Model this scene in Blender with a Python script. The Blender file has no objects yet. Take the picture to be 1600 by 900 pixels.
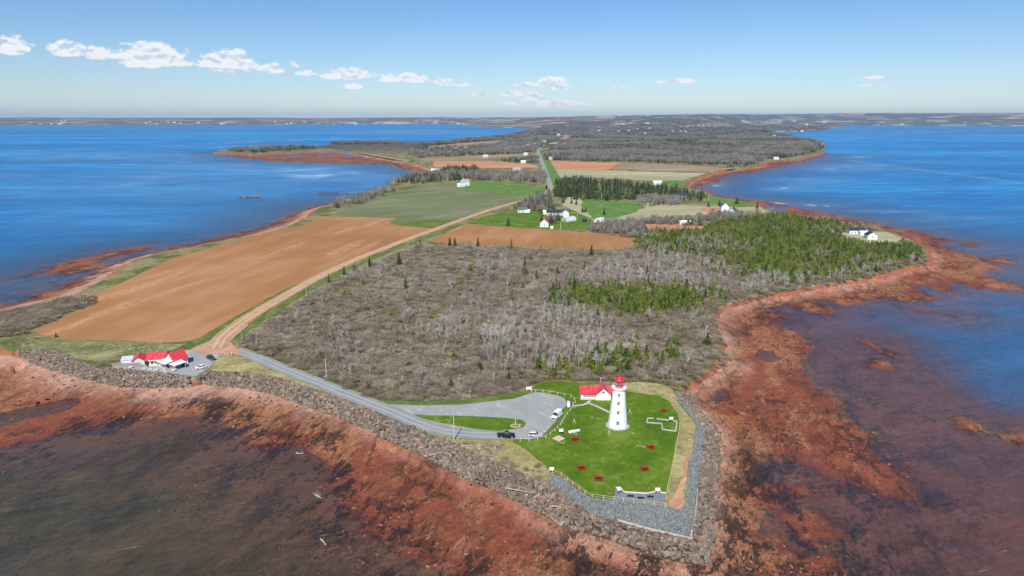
import bpy, bmesh, math, random
import numpy as np
from mathutils import Vector, Matrix
from mathutils.geometry import tessellate_polygon
random.seed(7); RNG = np.random.default_rng(7)
S = bpy.context.scene
COL = S.collection
# ------------------------------------------------------------------ camera
F = 1066.667; PITCH = math.radians(13.95); CZ = 100.0; SEA = -5.0
cam = bpy.data.cameras.new('camera'); camo = bpy.data.objects.new('camera', cam); COL.objects.link(camo)
cam.sensor_width = 36; cam.lens = 24; cam.clip_start = 1; cam.clip_end = 80000
camo.location = (0, 0, CZ); camo.rotation_euler = (math.pi/2 - PITCH, 0, 0); S.camera = camo
# ------------------------------------------------------------------ light
SUN_AZ = math.radians(191.5); SUN_EL = math.radians(46)
sd = Vector((math.sin(SUN_AZ)*math.cos(SUN_EL), math.cos(SUN_AZ)*math.cos(SUN_EL), math.sin(SUN_EL)))
sun = bpy.data.lights.new('sun', 'SUN'); sun.energy = 5.0; sun.angle = math.radians(0.53); sun.color = (1, .95, .88)
suno = bpy.data.objects.new('sun', sun); COL.objects.link(suno); suno.rotation_euler = sd.to_track_quat('Z', 'Y').to_euler(); suno.location = (0, 0, 400)
S.view_settings.view_transform = 'Standard'; S.view_settings.look = 'None'; S.view_settings.gamma = 1
S.view_settings.use_curve_mapping = False; S.view_settings.exposure = 0.13
S.cycles.transparent_max_bounces = 8; S.cycles.max_bounces = 5; S.cycles.diffuse_bounces = 2; S.cycles.glossy_bounces = 2
S.cycles.volume_bounces = 0
# ------------------------------------------------------------------ node helper
class NT:
    def __init__(s, tree): s.t = tree; s.t.nodes.clear()
    def put(s, inp, v):
        if isinstance(v, bpy.types.NodeSocket): s.t.links.new(v, inp)
        elif v is not None:
            if isinstance(v, (tuple, list)) and len(v) == 3 and inp.type == 'RGBA': v = (*v, 1)
            inp.default_value = v
    def n(s, typ, ins=None, **props):
        nd = s.t.nodes.new(typ)
        for k, v in props.items(): setattr(nd, k, v)
        for k, v in (ins or {}).items(): s.put(nd.inputs[k], v)
        return nd
    def pos(s): return s.n('ShaderNodeNewGeometry').outputs['Position']
    def vmul(s, v, xyz): return s.n('ShaderNodeVectorMath', {0: v, 1: xyz}, operation='MULTIPLY').outputs[0]
    def vadd(s, v, xyz): return s.n('ShaderNodeVectorMath', {0: v, 1: xyz}, operation='ADD').outputs[0]
    def rotz(s, v, deg): return s.n('ShaderNodeVectorRotate', {'Vector': v, 'Angle': math.radians(deg)}, rotation_type='Z_AXIS').outputs[0]
    def noise(s, sc, det=4, rough=.55, vec=None, dist=0): return s.n('ShaderNodeTexNoise', {'Vector': vec if vec is not None else s.pos(), 'Scale': sc, 'Detail': det, 'Roughness': rough, 'Distortion': dist}).outputs['Fac']
    def ramp(s, f, *st):
        nd = s.n('ShaderNodeValToRGB', {'Fac': f}); e = nd.color_ramp.elements
        while len(e) < len(st): e.new(.5)
        for i, (p, c) in enumerate(st): e[i].position = p; e[i].color = (*c, 1) if isinstance(c, tuple) else (c, c, c, 1)
        return nd.outputs[0]
    def mix(s, f, a, b, mode='MIX'):
        nd = s.n('ShaderNodeMix', data_type='RGBA', blend_type=mode)
        s.put(nd.inputs[0], f); s.put(nd.inputs[6], a); s.put(nd.inputs[7], b); return nd.outputs[2]
    def m(s, op, a, b=0.0, c=None, clamp=False):
        nd = s.n('ShaderNodeMath', {0: a, 1: b}, operation=op, use_clamp=clamp)
        if c is not None: s.put(nd.inputs[2], c)
        return nd.outputs[0]
    def ss(s, v, a, b): return s.n('ShaderNodeMapRange', {'Value': v, 'From Min': a, 'From Max': b}, interpolation_type='SMOOTHSTEP').outputs[0]
    def attr(s, nm): return s.n('ShaderNodeAttribute', attribute_name=nm).outputs['Fac']
    def rand(s): return s.n('ShaderNodeObjectInfo').outputs['Random']
    def bump(s, h, st=.5, d=1.0): return s.n('ShaderNodeBump', {'Height': h, 'Strength': st, 'Distance': d}).outputs[0]
    def pr(s, col, rough=.8, spec=.3, nrm=None, **kw):
        nd = s.n('ShaderNodeBsdfPrincipled', {'Base Color': col, 'Roughness': rough, 'Specular IOR Level': spec})
        if nrm is not None: s.put(nd.inputs['Normal'], nrm)
        for k, v in kw.items(): s.put(nd.inputs[k.replace('_', ' ')], v)
        return nd.outputs[0]
    def out(s, sh): s.n('ShaderNodeOutputMaterial', {'Surface': sh})
def mat(name, fn):
    m = bpy.data.materials.new(name); m.use_nodes = True; t = NT(m.node_tree); t.out(fn(t)); return m
def plain(name, col, rough=.6, spec=.4, var=.12, sc=2.5, bump=.0, metal=0):
    def f(t):
        a = t.noise(sc, 3); c = t.mix(t.ramp(a, (.3, 0.), (.7, 1.)), tuple(x*(1-var) for x in col), tuple(min(1, x*(1+var)) for x in col))
        return t.pr(c, rough, spec, t.bump(a, bump, .1) if bump else None, Metallic=metal)
    return mat(name, f)
# ------------------------------------------------------------------ sky
CP, SP = math.cos(PITCH), math.sin(PITCH)
def ray(px, py):
    a = (px-800)/F; b = (450-py)/F
    return (a, CP + b*SP, -SP + b*CP)
def W(px, py, z=0.0):
    v = ray(px, py); t = (z-CZ)/v[2]
    return (v[0]*t, v[1]*t)
def WS(pts, z=0.0): return [W(x, y, z) for x, y in pts]
def azel(px, py):
    v = ray(px, py); return math.atan2(v[0], v[1]), math.atan2(v[2], math.hypot(v[0], v[1]))
wd = bpy.data.worlds.new('World'); S.world = wd; wd.use_nodes = True
t = NT(wd.node_tree)
sky = t.n('ShaderNodeTexSky', sky_type='NISHITA', sun_disc=False, sun_elevation=SUN_EL, sun_rotation=SUN_AZ, altitude=100, air_density=1.0, dust_density=.15, ozone_density=4.0).outputs[0]
dirv = t.n('ShaderNodeTexCoord').outputs['Generated']
sx = t.n('ShaderNodeSeparateXYZ', {0: dirv})
az = t.m('ARCTAN2', sx.outputs[0], sx.outputs[1]); el = t.m('ARCSINE', sx.outputs[2])
co = t.n('ShaderNodeCombineXYZ', {0: az, 1: el, 2: 0.0}).outputs[0]
n1 = t.noise(48, 7, .6, t.vmul(co, (1, 1.8, 1))); n1u = t.noise(48, 7, .6, t.vmul(t.vadd(co, (.0, .005, 0)), (1, 1.8, 1)))
CL = [(-100, 68, 50, 18), (20, 72, 34, 16), (105, 78, 30, 13), (160, 84, 26, 12), (238, 88, 60, 22), (354, 97, 46, 19), (425, 108, 26, 8), (478, 114, 20, 5), (545, 116, 48, 10), (552, 135, 14, 5), (632, 122, 38, 9), (695, 128, 22, 6), (722, 132, 16, 4),
      (862, 126, 24, 6), (865, 136, 28, 6), (822, 132, 22, 4), (805, 146, 26, 6), (835, 152, 22, 6), (800, 160, 28, 6), (870, 161, 54, 7), (750, 147, 16, 3), (967, 137, 20, 4), (1060, 127, 40, 4), (1362, 121, 20, 3), (1365, 133, 22, 2), (460, 103, 10, 6), (1700, 120, 40, 5), (1890, 128, 60, 8)]
mask = None
for (x, y, w, h) in CL:
    a0, e0 = azel(x, y); a1, _ = azel(x+w, y); _, e1 = azel(x, y-h)
    u = t.m('DIVIDE', t.m('SUBTRACT', az, a0), (a1-a0)*1.15)
    dv = t.m('SUBTRACT', el, e0-(e1-e0)*.35)
    v = t.m('MAXIMUM', t.m('DIVIDE', dv, (e1-e0)*1.65), t.m('DIVIDE', dv, -(e1-e0)*.6))
    q = t.m('SUBTRACT', 1.0, t.m('SQRT', t.m('ADD', t.m('MULTIPLY', u, u), t.m('MULTIPLY', v, v))))
    q = t.m('MULTIPLY', q, min(1.0, .55 + h/30))
    mask = q if mask is None else t.m('MAXIMUM', mask, q)
dens = t.m('ADD', mask, t.m('MULTIPLY', t.m('SUBTRACT', n1, .47), 2.0))
cf = t.m('MULTIPLY', t.ss(dens, .10, .42), t.ss(mask, -.12, .12))
lit = t.m('ADD', t.m('MULTIPLY', t.m('SUBTRACT', n1, n1u), 3.2), .68)
ccol = t.ramp(lit, (.3, (6.4, 7.3, 8.8)), (.75, (10., 10.1, 10.2)))
blue = t.mix(1.0, sky, t.mix(t.ss(el, .0, .26), (.98, 1.06, 1.2), (.60, .87, 1.17)), 'MULTIPLY')
bgn = t.n('ShaderNodeBackground', {'Color': t.mix(t.m('MULTIPLY', cf, .92), blue, ccol), 'Strength': .088})
t.n('ShaderNodeOutputWorld', {'Surface': bgn.outputs[0]})
# ------------------------------------------------------------------ numeric helpers
def _hash(ix, iy, s):
    h = (ix.astype(np.int64)*374761393 + iy.astype(np.int64)*668265263 + s*1442695041) & 0xffffffff
    h = ((h ^ (h >> 13))*1274126177) & 0xffffffff
    return ((h ^ (h >> 16)) & 0xffff)/65535.0
def vnoise(x, y, s=0):
    ix = np.floor(x); iy = np.floor(y); fx = x-ix; fy = y-iy; fx = fx*fx*(3-2*fx); fy = fy*fy*(3-2*fy)
    a = _hash(ix, iy, s); b = _hash(ix+1, iy, s); c = _hash(ix, iy+1, s); d = _hash(ix+1, iy+1, s)
    return (a+(b-a)*fx)*(1-fy) + (c+(d-c)*fx)*fy
def fbm(x, y, sc, o=4, s=0):
    v = 0; a = .5; tot = 0
    for i in range(o): v = v + a*vnoise(x/sc+i*17.3, y/sc+i*9.1, s+i); tot += a; a *= .5; sc *= .5
    return v/tot - .5                      # -.5 .. .5
def sdist(x, y, poly):                      # signed distance, + inside
    P = np.array(poly); d2 = np.full(x.shape, 1e18); ins = np.zeros(x.shape, bool)
    for i in range(len(P)):
        ax, ay = P[i]; bx, by = P[(i+1) % len(P)]; ex, ey = bx-ax, by-ay; L = ex*ex+ey*ey+1e-9
        wx = x-ax; wy = y-ay; tt = np.clip((wx*ex+wy*ey)/L, 0, 1); dx = wx-tt*ex; dy = wy-tt*ey
        np.minimum(d2, dx*dx+dy*dy, out=d2)
        c = (ay > y) != (by > y)
        if abs(ey) > 1e-9: ins ^= c & (x < (y-ay)*ex/ey+ax)
    d = np.sqrt(d2); return np.where(ins, d, -d)
def inside(x, y, poly):
    ins = np.zeros(x.shape, bool); P = poly
    for i in range(len(P)):
        ax, ay = P[i]; bx, by = P[(i+1) % len(P)]
        if abs(by-ay) > 1e-9: ins ^= ((ay > y) != (by > y)) & (x < (y-ay)*(bx-ax)/(by-ay)+ax)
    return ins
def pdist(x, y, line):
    d2 = np.full(x.shape, 1e18)
    for (ax, ay), (bx, by) in zip(line[:-1], line[1:]):
        ex, ey = bx-ax, by-ay; L = ex*ex+ey*ey+1e-9; wx = x-ax; wy = y-ay
        tt = np.clip((wx*ex+wy*ey)/L, 0, 1); dx = wx-tt*ex; dy = wy-tt*ey; np.minimum(d2, dx*dx+dy*dy, out=d2)
    return np.sqrt(d2)
def sst(v, a, b): q = np.clip((v-a)/(b-a), 0, 1); return q*q*(3-2*q)
# ------------------------------------------------------------------ traced outlines (photo pixels, laid on the ground they stand on)
RU1 = [(30, 545), (80, 546), (110, 558), (140, 570), (157, 577), (175, 576), (222, 580), (261, 584), (295, 588)]
RL1 = [(28, 558), (48, 566), (75, 577), (110, 587), (130, 593), (180, 603), (240, 607), (298, 606)]
RU2 = [(311, 588), (327, 581), (353, 582), (389, 584), (433, 591), (478, 604), (522, 620), (549, 630), (593, 648), (640, 666), (675, 682), (705, 691), (736, 706), (789, 730), (824, 742), (842, 752), (855, 757), (878, 770), (901, 789), (918, 801), (944, 811), (966, 815), (1007, 828), (1048, 837), (1080, 845), (1085, 816), (1088, 798), (1090, 768), (1097, 724), (1103, 674), (1089, 652), (1076, 636), (1056, 616)]
RL2 = [(309, 601), (371, 606), (424, 616), (460, 629), (495, 641), (540, 657), (576, 673), (602, 686), (629, 696), (656, 710), (688, 726), (709, 738), (736, 751), (771, 765), (807, 781), (839, 799), (870, 815), (900, 828), (962, 846), (1003, 862), (1051, 875), (1087, 881), (1106, 880), (1114, 862), (1113, 827), (1119, 791), (1124, 720), (1124, 676), (1107, 656), (1086, 635), (1081, 612)]
ZT = -2.8
rip = [(WS(RU1), WS(RL1, ZT)), (WS(RU2), WS(RL2, ZT))]
LANDPX = [(-150, 520), (0, 541)] + RU1 + [(303, 589)] + RU2 + [(1062, 604), (1066, 595), (1078, 592), (1092, 580), (1117, 566), (1130, 553), (1119, 542), (1127, 533), (1118, 524), (1112, 505), (1109, 492), (1114, 484), (1130, 475), (1150, 468), (1180, 460), (1240, 450), (1296, 440), (1341, 434), (1375, 424), (1409, 414), (1438, 411), (1446, 403), (1446, 392), (1441, 383), (1427, 377), (1409, 371), (1395, 365), (1382, 359), (1360, 353), (1330, 348), (1290, 341), (1250, 336), (1215, 332), (1192, 325), (1176, 317), (1130, 309), (1104, 305), (1098, 297), (1078, 294), (1065, 288), (1073, 281), (1104, 271), (1130, 266), (1155, 262), (1186, 258), (1194, 251), (1227, 248), (1251, 246), (1268, 242), (1284, 237), (1290, 230), (1284, 220), (1268, 216), (1248, 213), (1235, 209), (1205, 208), (1215, 205), (1251, 205), (1284, 203), (1308, 199), (1318, 196.5), (1290, 195.5), (1325, 195), (1375, 195.5), (1600, 196.5), (2300, 197), (6000, 196), (6000, 189.2), (-6000, 189.2), (-6000, 196), (-600, 195.5), (0, 195), (400, 194.5), (560, 193), (706, 193), (768, 198), (822, 199), (824, 203), (800, 208), (771, 212), (722, 216), (682, 220), (651, 222), (607, 221), (521, 222), (507, 226), (482, 228), (424, 228), (385, 231), (352, 232), (338, 236), (348, 238), (401, 240), (440, 238), (466, 237), (495, 235), (540, 237), (576, 242), (625, 250), (655, 254), (672, 259), (678, 265), (660, 268), (640, 272), (623, 276), (615, 284), (594, 292), (561, 304), (542, 312), (514, 320), (501, 325), (486, 336), (462, 350), (425, 361), (400, 367), (350, 376), (312, 384), (250, 394), (217, 404), (200, 413), (175, 431), (150, 443), (120, 460), (75, 468), (25, 481), (0, 487), (-150, 508)]
LAND = WS(LANDPX)
F1 = WS([(-150, 488), (0, 477), (37, 472), (60, 458), (107, 452), (95, 443), (130, 437), (155, 428), (185, 414), (200, 405), (235, 397), (262, 388), (312, 380), (350, 371), (400, 359), (437, 345), (482, 325), (508, 318), (530, 325), (420, 380), (320, 400), (200, 440), (100, 480), (-150, 540)], SEA)
F1b = WS([(32, 433), (75, 421), (130, 403), (175, 394), (225, 386), (240, 389), (200, 397), (166, 402), (150, 410), (160, 416), (130, 424), (100, 430), (88, 426)], SEA)
F2 = WS([(336, 238), (377, 246), (426, 252), (483, 254), (548, 256), (592, 256), (617, 257), (628, 264), (651, 267), (668, 269), (700, 262), (690, 240), (600, 230), (500, 230), (400, 235)], SEA)
F4 = WS([(1290, 243), (1211, 262), (1171, 269), (1138, 272), (1128, 277), (1114, 285), (1091, 290), (1088, 295), (1102, 300), (1114, 306), (1160, 312), (1180, 313), (1211, 319), (1244, 324), (1262, 329), (1300, 336), (1345, 345), (1372, 350), (1386, 357), (1427, 361), (1456, 371), (1492, 377), (1470, 381), (1456, 383), (1476, 386), (1479, 393), (1521, 397), (1532, 405), (1553, 414), (1556, 421), (1541, 431), (1586, 443), (1600, 451), (1555, 452), (1519, 448), (1487, 438), (1476, 446), (1494, 462), (1478, 460), (1436, 444), (1430, 450), (1442, 457), (1476, 467), (1427, 470), (1366, 467), (1348, 469), (1323, 476), (1285, 468), (1262, 470), (1298, 480), (1290, 488), (1250, 484), (1228, 473), (1192, 480), (1222, 490), (1228, 497), (1196, 503), (1224, 514), (1246, 521), (1255, 535), (1255, 551), (1246, 560), (1249, 583), (1266, 600), (1299, 620), (1320, 655), (1376, 677), (1350, 695), (1366, 713), (1399, 733), (1428, 774), (1400, 775), (1343, 754), (1283, 731), (1266, 724), (1216, 714), (1176, 718), (1180, 747), (1205, 783), (1176, 787), (1180, 802), (1166, 830), (1119, 842), (1105, 886), (1063, 886), (1016, 872), (950, 858), (900, 860), (884, 902), (884, 960), (760, 960), (735, 905), (700, 882), (640, 852), (600, 830), (588, 800), (533, 780), (520, 725), (500, 690), (483, 684), (433, 698), (393, 695), (387, 663), (350, 641), (277, 641), (233, 651), (150, 668), (83, 678), (0, 697), (-150, 720), (-150, 480), (40, 520), (600, 560), (1000, 560), (1060, 430), (1300, 400), (1350, 370), (1200, 345), (1080, 330), (1000, 290), (1100, 255)], SEA)
SMALL = [[(1159, 846), (1200, 845), (1225, 870), (1200, 885), (1165, 875)], [(1195, 755), (1230, 752), (1270, 765), (1250, 770), (1205, 762)], [(1345, 533), (1362, 534), (1405, 552), (1398, 560), (1365, 548)], [(1352, 570), (1372, 562), (1396, 577), (1392, 581), (1362, 575)],
         [(1410, 478), (1440, 482), (1498, 492), (1495, 497), (1440, 489)], [(1490, 651), (1520, 654), (1540, 675), (1505, 668)], [(1560, 680), (1600, 678), (1640, 700), (1600, 700)], [(1505, 380), (1520, 380), (1520, 384), (1506, 384)], [(1550, 405), (1572, 404), (1570, 411), (1552, 410)],
         [(1350, 355), (1350, 347), (1366, 347), (1372, 355)], [(1270, 885), (1300, 875), (1320, 905), (1290, 925)], [(1240, 810), (1262, 806), (1300, 840), (1280, 850)]]
SMALL = [WS(p, SEA) for p in SMALL]
POOLS = [WS(p, SEA) for p in [[(-60, 655), (0, 645), (60, 630), (130, 617), (128, 632), (100, 645), (50, 655), (0, 668), (-60, 680)], [(1185, 545), (1210, 548), (1220, 562), (1200, 566), (1180, 556)], [(1105, 615), (1135, 605), (1140, 625), (1118, 632)], [(1190, 620), (1225, 626), (1230, 633), (1195, 630)], [(1195, 315+5), (1225, 323), (1232, 329), (1215, 331), (1198, 326)], [(1436, 450), (1455, 449), (1475, 458), (1462, 464), (1442, 457)], [(20, 580), (36, 578), (38, 586), (18, 590)],
         [(495, 236), (503, 234), (505, 246), (496, 246)], [(533, 241), (560, 240), (562, 246), (536, 245)], [(590, 236), (612, 235), (640, 243), (632, 250), (612, 243)], [(640, 256), (652, 256), (650, 261), (638, 262)], [(512, 240), (522, 240), (520, 244), (512, 244)], [(440, 243), (480, 242), (478, 245), (445, 246)]]]
DEEPE = WS([(1280, 520), (1330, 488), (1450, 478), (1560, 465), (1900, 460), (1900, 900), (1600, 840), (1540, 780), (1480, 720), (1400, 640), (1340, 590)], SEA)
def hill(x, y):
    d = np.hypot(x, y); a = np.arctan2(x, y)
    top = 118 + 95*sst(a, math.radians(-2), math.radians(28)) + 26*fbm(a*900, d*0+3, 60, 4, 5) + 14*fbm(x, y, 1800, 3, 8)
    st = 12300 - 5300*sst(a, math.radians(-4), math.radians(3))*sst(a, math.radians(21), math.radians(15))
    return sst(d, st, st+6500)*top + 9*sst(d, 3500, 7000)*(fbm(x, y, 1500, 3, 2)+.3)
def terrain(x, y, full=True):
    d = np.hypot(x, y)
    sl = sdist(x, y, LAND)
    inr = np.zeros(x.shape, bool); rz = np.zeros(x.shape)
    dr = np.full(x.shape, 1e9)
    for U, L in rip:
        near = (d < 420)
        pol = U + L[::-1]; i = inside(x, y, pol) & near
        du = pdist(x, y, U); dl = pdist(x, y, L); dr = np.minimum(dr, np.minimum(du, dl))
        rz = np.where(i, ZT*du/(du+dl+1e-6), rz); inr |= i
    nz = fbm(x, y, 9, 4, 3)*np.where(d < 500, 5.5, 9) + fbm(x, y, 60, 3, 4)*np.clip((d-500)*.03, 0, 40)
    sl2 = sl + np.where((dr < 4) | inr, 0, nz*sst(dr, 3, 20))
    sf = np.full(x.shape, -1e9)
    for p in [F1, F1b, F2, F4] + SMALL: sf = np.maximum(sf, sdist(x, y, p))
    amp = np.clip(d*.012, 2, 30)
    sfn = sf + (fbm(x, y, 22, 5, 11)*amp*2.2 + fbm(x*.5, y*1.3, 7, 3, 12)*5)*sst(d, 50, 200)*.9
    pl = np.full(x.shape, -1e9)
    for p in POOLS: pl = np.maximum(pl, sdist(x, y, p))
    pl = pl + fbm(x, y, 10, 3, 21)*np.clip(d*.01, 2, 12)
    bed_scale = .26+.74*sst(d, 300, 620)*sst(d-x*.0, 300, 620); bed_scale = np.where((x > 60), .26+.74*sst(d, 260, 520), bed_scale)
    relief = fbm(x, y, 14, 5, 31)*.55 + fbm(x, y, 3.2, 3, 33)*.3
    ridg = np.maximum(0, fbm(x*1.0, y*.8, 30, 4, 41))*1.3
    zf = SEA + np.where(sfn > 0, .10 + .40*sst(sfn, 0, 14), 0)
    zd = SEA - .24*sst(-sfn, 0, 9)*np.where(d < 900, 1, .4) - bed_scale*(np.clip(-sfn, 0, 1e5)*.030)/(1+np.clip(-sfn, 0, 1e5)*.030/6.5) + .05
    zd = zd - .75*sst(sdist(x, y, DEEPE)+fbm(x, y, 40, 5, 91)*60, -25, 90)
    zo = np.where(sfn > 0, zf, zd) + relief*.45 + ridg*.12*np.where(sfn > -60, 1, 0)
    zo = np.where((pl > 0) & (sfn > -3), np.minimum(zo, SEA-.15-.1*sst(pl, 0, 4)), zo)
    up = np.where(x < -45, sst(-sl2, 30, 4), sst(-sl2, 13, 1)); zo = np.where(d < 1400, zo + (ZT+.35-SEA-.3)*up*np.where(pl > 0, .2, 1), zo + .8*sst(-sl2, 30, 2)*(d < 5000)); zo = np.where(d > 6000, SEA-3, zo)
    bw = np.where(d < 500, 3.5, 6)
    tb = np.clip(-sl2/bw, 0, 1)
    zl = hill(x, y)
    z = np.where(sl2 >= 0, zl, (1-tb)*0 + tb*zo)
    z = np.where(inr, rz-.35, z)
    nearr = (~inr) & (dr < 2.5) & (sl < 0) & (d < 420)
    z = np.where(nearr, np.maximum(zo, ZT-.2), z)
    marsh = inside(x, y, MARSH) & (sl2 > 0)
    z = np.where(marsh, np.where(fbm(x, y, 60, 4, 51) > .07, SEA-.2, -1.0), z)
    return z, sl2, sfn, inr, pl
MARSH = WS([(500, 229), (600, 226), (640, 234), (640, 246), (580, 243), (530, 238)])
# ------------------------------------------------------------------ polar grid round the viewpoint
def link(o, parent=None):
    COL.objects.link(o)
    if parent: o.parent = parent
    return o
def grid_mesh(name, X, Y, Z, keep, attrs, material):
    nr, nc = X.shape; idx = np.arange(nr*nc).reshape(nr, nc)
    q = np.stack([idx[:-1, :-1], idx[:-1, 1:], idx[1:, 1:], idx[1:, :-1]], -1)[keep]
    used = np.unique(q); remap = np.full(nr*nc, -1, np.int32); remap[used] = np.arange(len(used)); q = remap[q]
    me = bpy.data.meshes.new(name); nf = len(q)
    me.vertices.add(len(used)); me.loops.add(nf*4); me.polygons.add(nf)
    co = np.stack([X.ravel()[used], Y.ravel()[used], Z.ravel()[used]], -1).astype(np.float32)
    me.vertices.foreach_set('co', co.ravel()); me.loops.foreach_set('vertex_index', q.ravel().astype(np.int32))
    me.polygons.foreach_set('loop_start', np.arange(0, nf*4, 4, dtype=np.int32))
    me.polygons.foreach_set('use_smooth', np.ones(nf, bool)); me.update(calc_edges=True)
    for k, v in attrs.items():
        a = me.attributes.new(k, 'FLOAT', 'POINT'); a.data.foreach_set('value', v.ravel()[used].astype(np.float32))
    me.materials.append(material); o = bpy.data.objects.new(name, me); link(o); return o
def rings(step, far):
    a = np.radians(np.concatenate([np.arange(62, 39, -.6), np.arange(39, 1.0, -step)]))
    r = CZ/np.tan(a); return np.concatenate([r, np.geomspace(r[-1]*1.01, far, 110)])
def cols(step): return np.radians(np.concatenate([np.arange(-88, -42, 1.), np.arange(-42, 42, step), np.arange(42, 89, 1.)]))
R_, A_ = np.meshgrid(rings(.075, 22000), cols(.1), indexing='ij'); X = R_*np.sin(A_); Y = R_*np.cos(A_)
Z, SL, SF, INR, PL = terrain(X, Y)
# ---- ground materials
def m_ground(t):
    a = t.noise(.35, 6, .65); b = t.noise(.035, 5, .6); c = t.noise(.0016, 6, .62)
    dry = t.ramp(a, (.3, (.16, .125, .065)), (.5, (.25, .21, .10)), (.7, (.40, .35, .18)))
    grn = t.ramp(a, (.3, (.06, .085, .02)), (.7, (.15, .18, .045)))
    col = t.mix(t.ss(b, .44, .6), dry, grn)
    P = t.n('ShaderNodeSeparateXYZ', {0: t.pos()}); yy = P.outputs[1]
    wood = t.ramp(t.noise(.02, 6, .7), (.3, (.045, .055, .03)), (.55, (.12, .10, .075)), (.75, (.2, .165, .12)))
    fld = t.ramp(c, (.40, wood), (.5, (.0, 0, 0))) if False else None
    patch = t.n('ShaderNodeTexVoronoi', {'Vector': t.vmul(t.rotz(t.pos(), 20), (1, .45, 1)), 'Scale': .0042}).outputs['Color']
    pv = t.n('ShaderNodeSeparateColor', {0: patch}).outputs[0]
    fcol = t.ramp(pv, (.0, (.22, .20, .10)), (.35, (.12, .15, .05)), (.6, (.34, .17, .10)), (.85, (.42, .36, .26)))
    farc = t.mix(t.m('MULTIPLY', t.ss(pv, .55, .6), t.ss(c, .42, .56)), wood, fcol)
    col = t.mix(t.ss(yy, 1900, 2600), col, farc)
    soil = t.ramp(t.noise(.8, 5, .6), (.3, (.22, .06, .03)), (.7, (.42, .16, .09)))
    col = t.mix(t.ss(t.m('ADD', t.attr('bank'), t.m('MULTIPLY', t.m('SUBTRACT', a, .5), .8)), .45, .85), col, soil)
    col = t.mix(t.attr('rockbed'), col, (.075, .055, .042))
    return t.pr(col, .95, .1, t.bump(a, .6, .5))
def m_flat(t):
    p = t.pos(); ps = t.vmul(t.rotz(p, 18), (1, .45, 1))
    big = t.noise(.018, 5, .6, ps); mid = t.noise(.11, 7, .65, ps); fine = t.noise(.9, 6, .7, ps); fine2 = t.noise(3.2, 4, .7)
    red = t.ramp(fine, (.25, (.19, .050, .024)), (.75, (.31, .095, .045)))
    px_ = t.n('ShaderNodeSeparateXYZ', {0: p}).outputs[0]
    warp = t.vadd(ps, t.n('ShaderNodeCombineXYZ', {0: t.m('MULTIPLY', mid, 14), 1: t.m('MULTIPLY', fine, 5), 2: 0.0}).outputs[0])
    crk = t.n('ShaderNodeTexVoronoi', {'Vector': warp, 'Scale': .16}, feature='DISTANCE_TO_EDGE').outputs['Distance']
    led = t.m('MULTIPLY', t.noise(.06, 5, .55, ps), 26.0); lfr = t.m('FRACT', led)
    crust = t.ramp(fine, (.30, (.10, .038, .018)), (.42, (.27, .10, .042)), (.62, (.43, .195, .085)), (.8, (.55, .29, .15)))
    col = t.mix(t.ss(t.m('ADD', big, t.m('MULTIPLY', t.m('SUBTRACT', mid, .5), 1.1)), .46, .58), red, crust)
    weed = t.m('MULTIPLY', t.ss(t.noise(.05, 6, .7, ps), .50, .60), t.ss(t.noise(.55, 6, .72, ps), .47, .56))
    col = t.mix(t.m('MULTIPLY', weed, .8), col, t.ramp(fine2, (.3, (.03, .018, .012)), (.7, (.09, .045, .022))))
    ck = t.m('MULTIPLY', t.ss(crk, .10, .02), t.ss(t.noise(.03, 5, .6, ps), .46, .56)); col = t.mix(t.m('MULTIPLY', ck, .55), col, (.07, .025, .014))
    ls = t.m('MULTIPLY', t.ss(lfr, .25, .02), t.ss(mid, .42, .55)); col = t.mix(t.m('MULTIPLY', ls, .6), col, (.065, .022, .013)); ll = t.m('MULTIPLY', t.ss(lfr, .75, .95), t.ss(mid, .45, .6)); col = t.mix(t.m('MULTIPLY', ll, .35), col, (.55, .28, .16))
    sf_ = t.attr('shore'); zone = t.m('MULTIPLY', t.ss(sf_, -38, -14), t.ss(sf_, 16, 2)); wn = t.m('ADD', t.m('MULTIPLY', t.noise(.12, 7, .75, ps), .65), t.m('MULTIPLY', fine, .35))
    wmask = t.m('MULTIPLY', t.ss(t.m('ADD', wn, t.m('MULTIPLY', zone, .035)), .545, .565), t.m('MULTIPLY', t.m('ADD', .25, t.m('MULTIPLY', zone, .65)), t.m('SUBTRACT', 1.0, t.m('MULTIPLY', t.ss(px_, 60, 130), .5))))
    sp = t.m('MULTIPLY', t.ss(fine2, .60, .7), t.ss(mid, .5, .6)); col = t.mix(t.m('MULTIPLY', sp, .55), col, (.60, .42, .33))
    ld = t.m('ADD', t.attr('landd'), t.m('MULTIPLY', t.m('SUBTRACT', mid, .5), 26.0))
    sand = t.ramp(fine, (.3, (.42, .19, .12)), (.55, (.58, .36, .26)), (.75, (.68, .52, .43)))
    col = t.mix(t.m('MULTIPLY', t.ss(t.m('ADD', ld, t.m('MULTIPLY', t.ss(px_, -110, -50), 9.0)), 24, 8), .9), col, sand)
    dep = t.attr('rel')
    damp = t.ss(dep, .22, .0); col = t.mix(t.m('MULTIPLY', damp, .45), col, t.mix(1.0, col, (.5, .42, .42), 'MULTIPLY'))
    bed = t.ramp(t.m('ADD', t.m('MULTIPLY', mid, .6), t.m('MULTIPLY', fine, .4)), (.38, (.02, .015, .010)), (.47, (.10, .075, .032)), (.60, (.22, .125, .05)))
    bed = t.mix(t.m('MULTIPLY', t.ss(t.m('ADD', t.attr('shore'), t.m('MULTIPLY', t.m('SUBTRACT', mid, .5), 60.0)), -45, -4), .62), bed, (.27, .085, .05))
    bedr = t.mix(t.ss(px_, 30, 120), bed, t.mix(.72, bed, (.33, .105, .062)))
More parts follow.
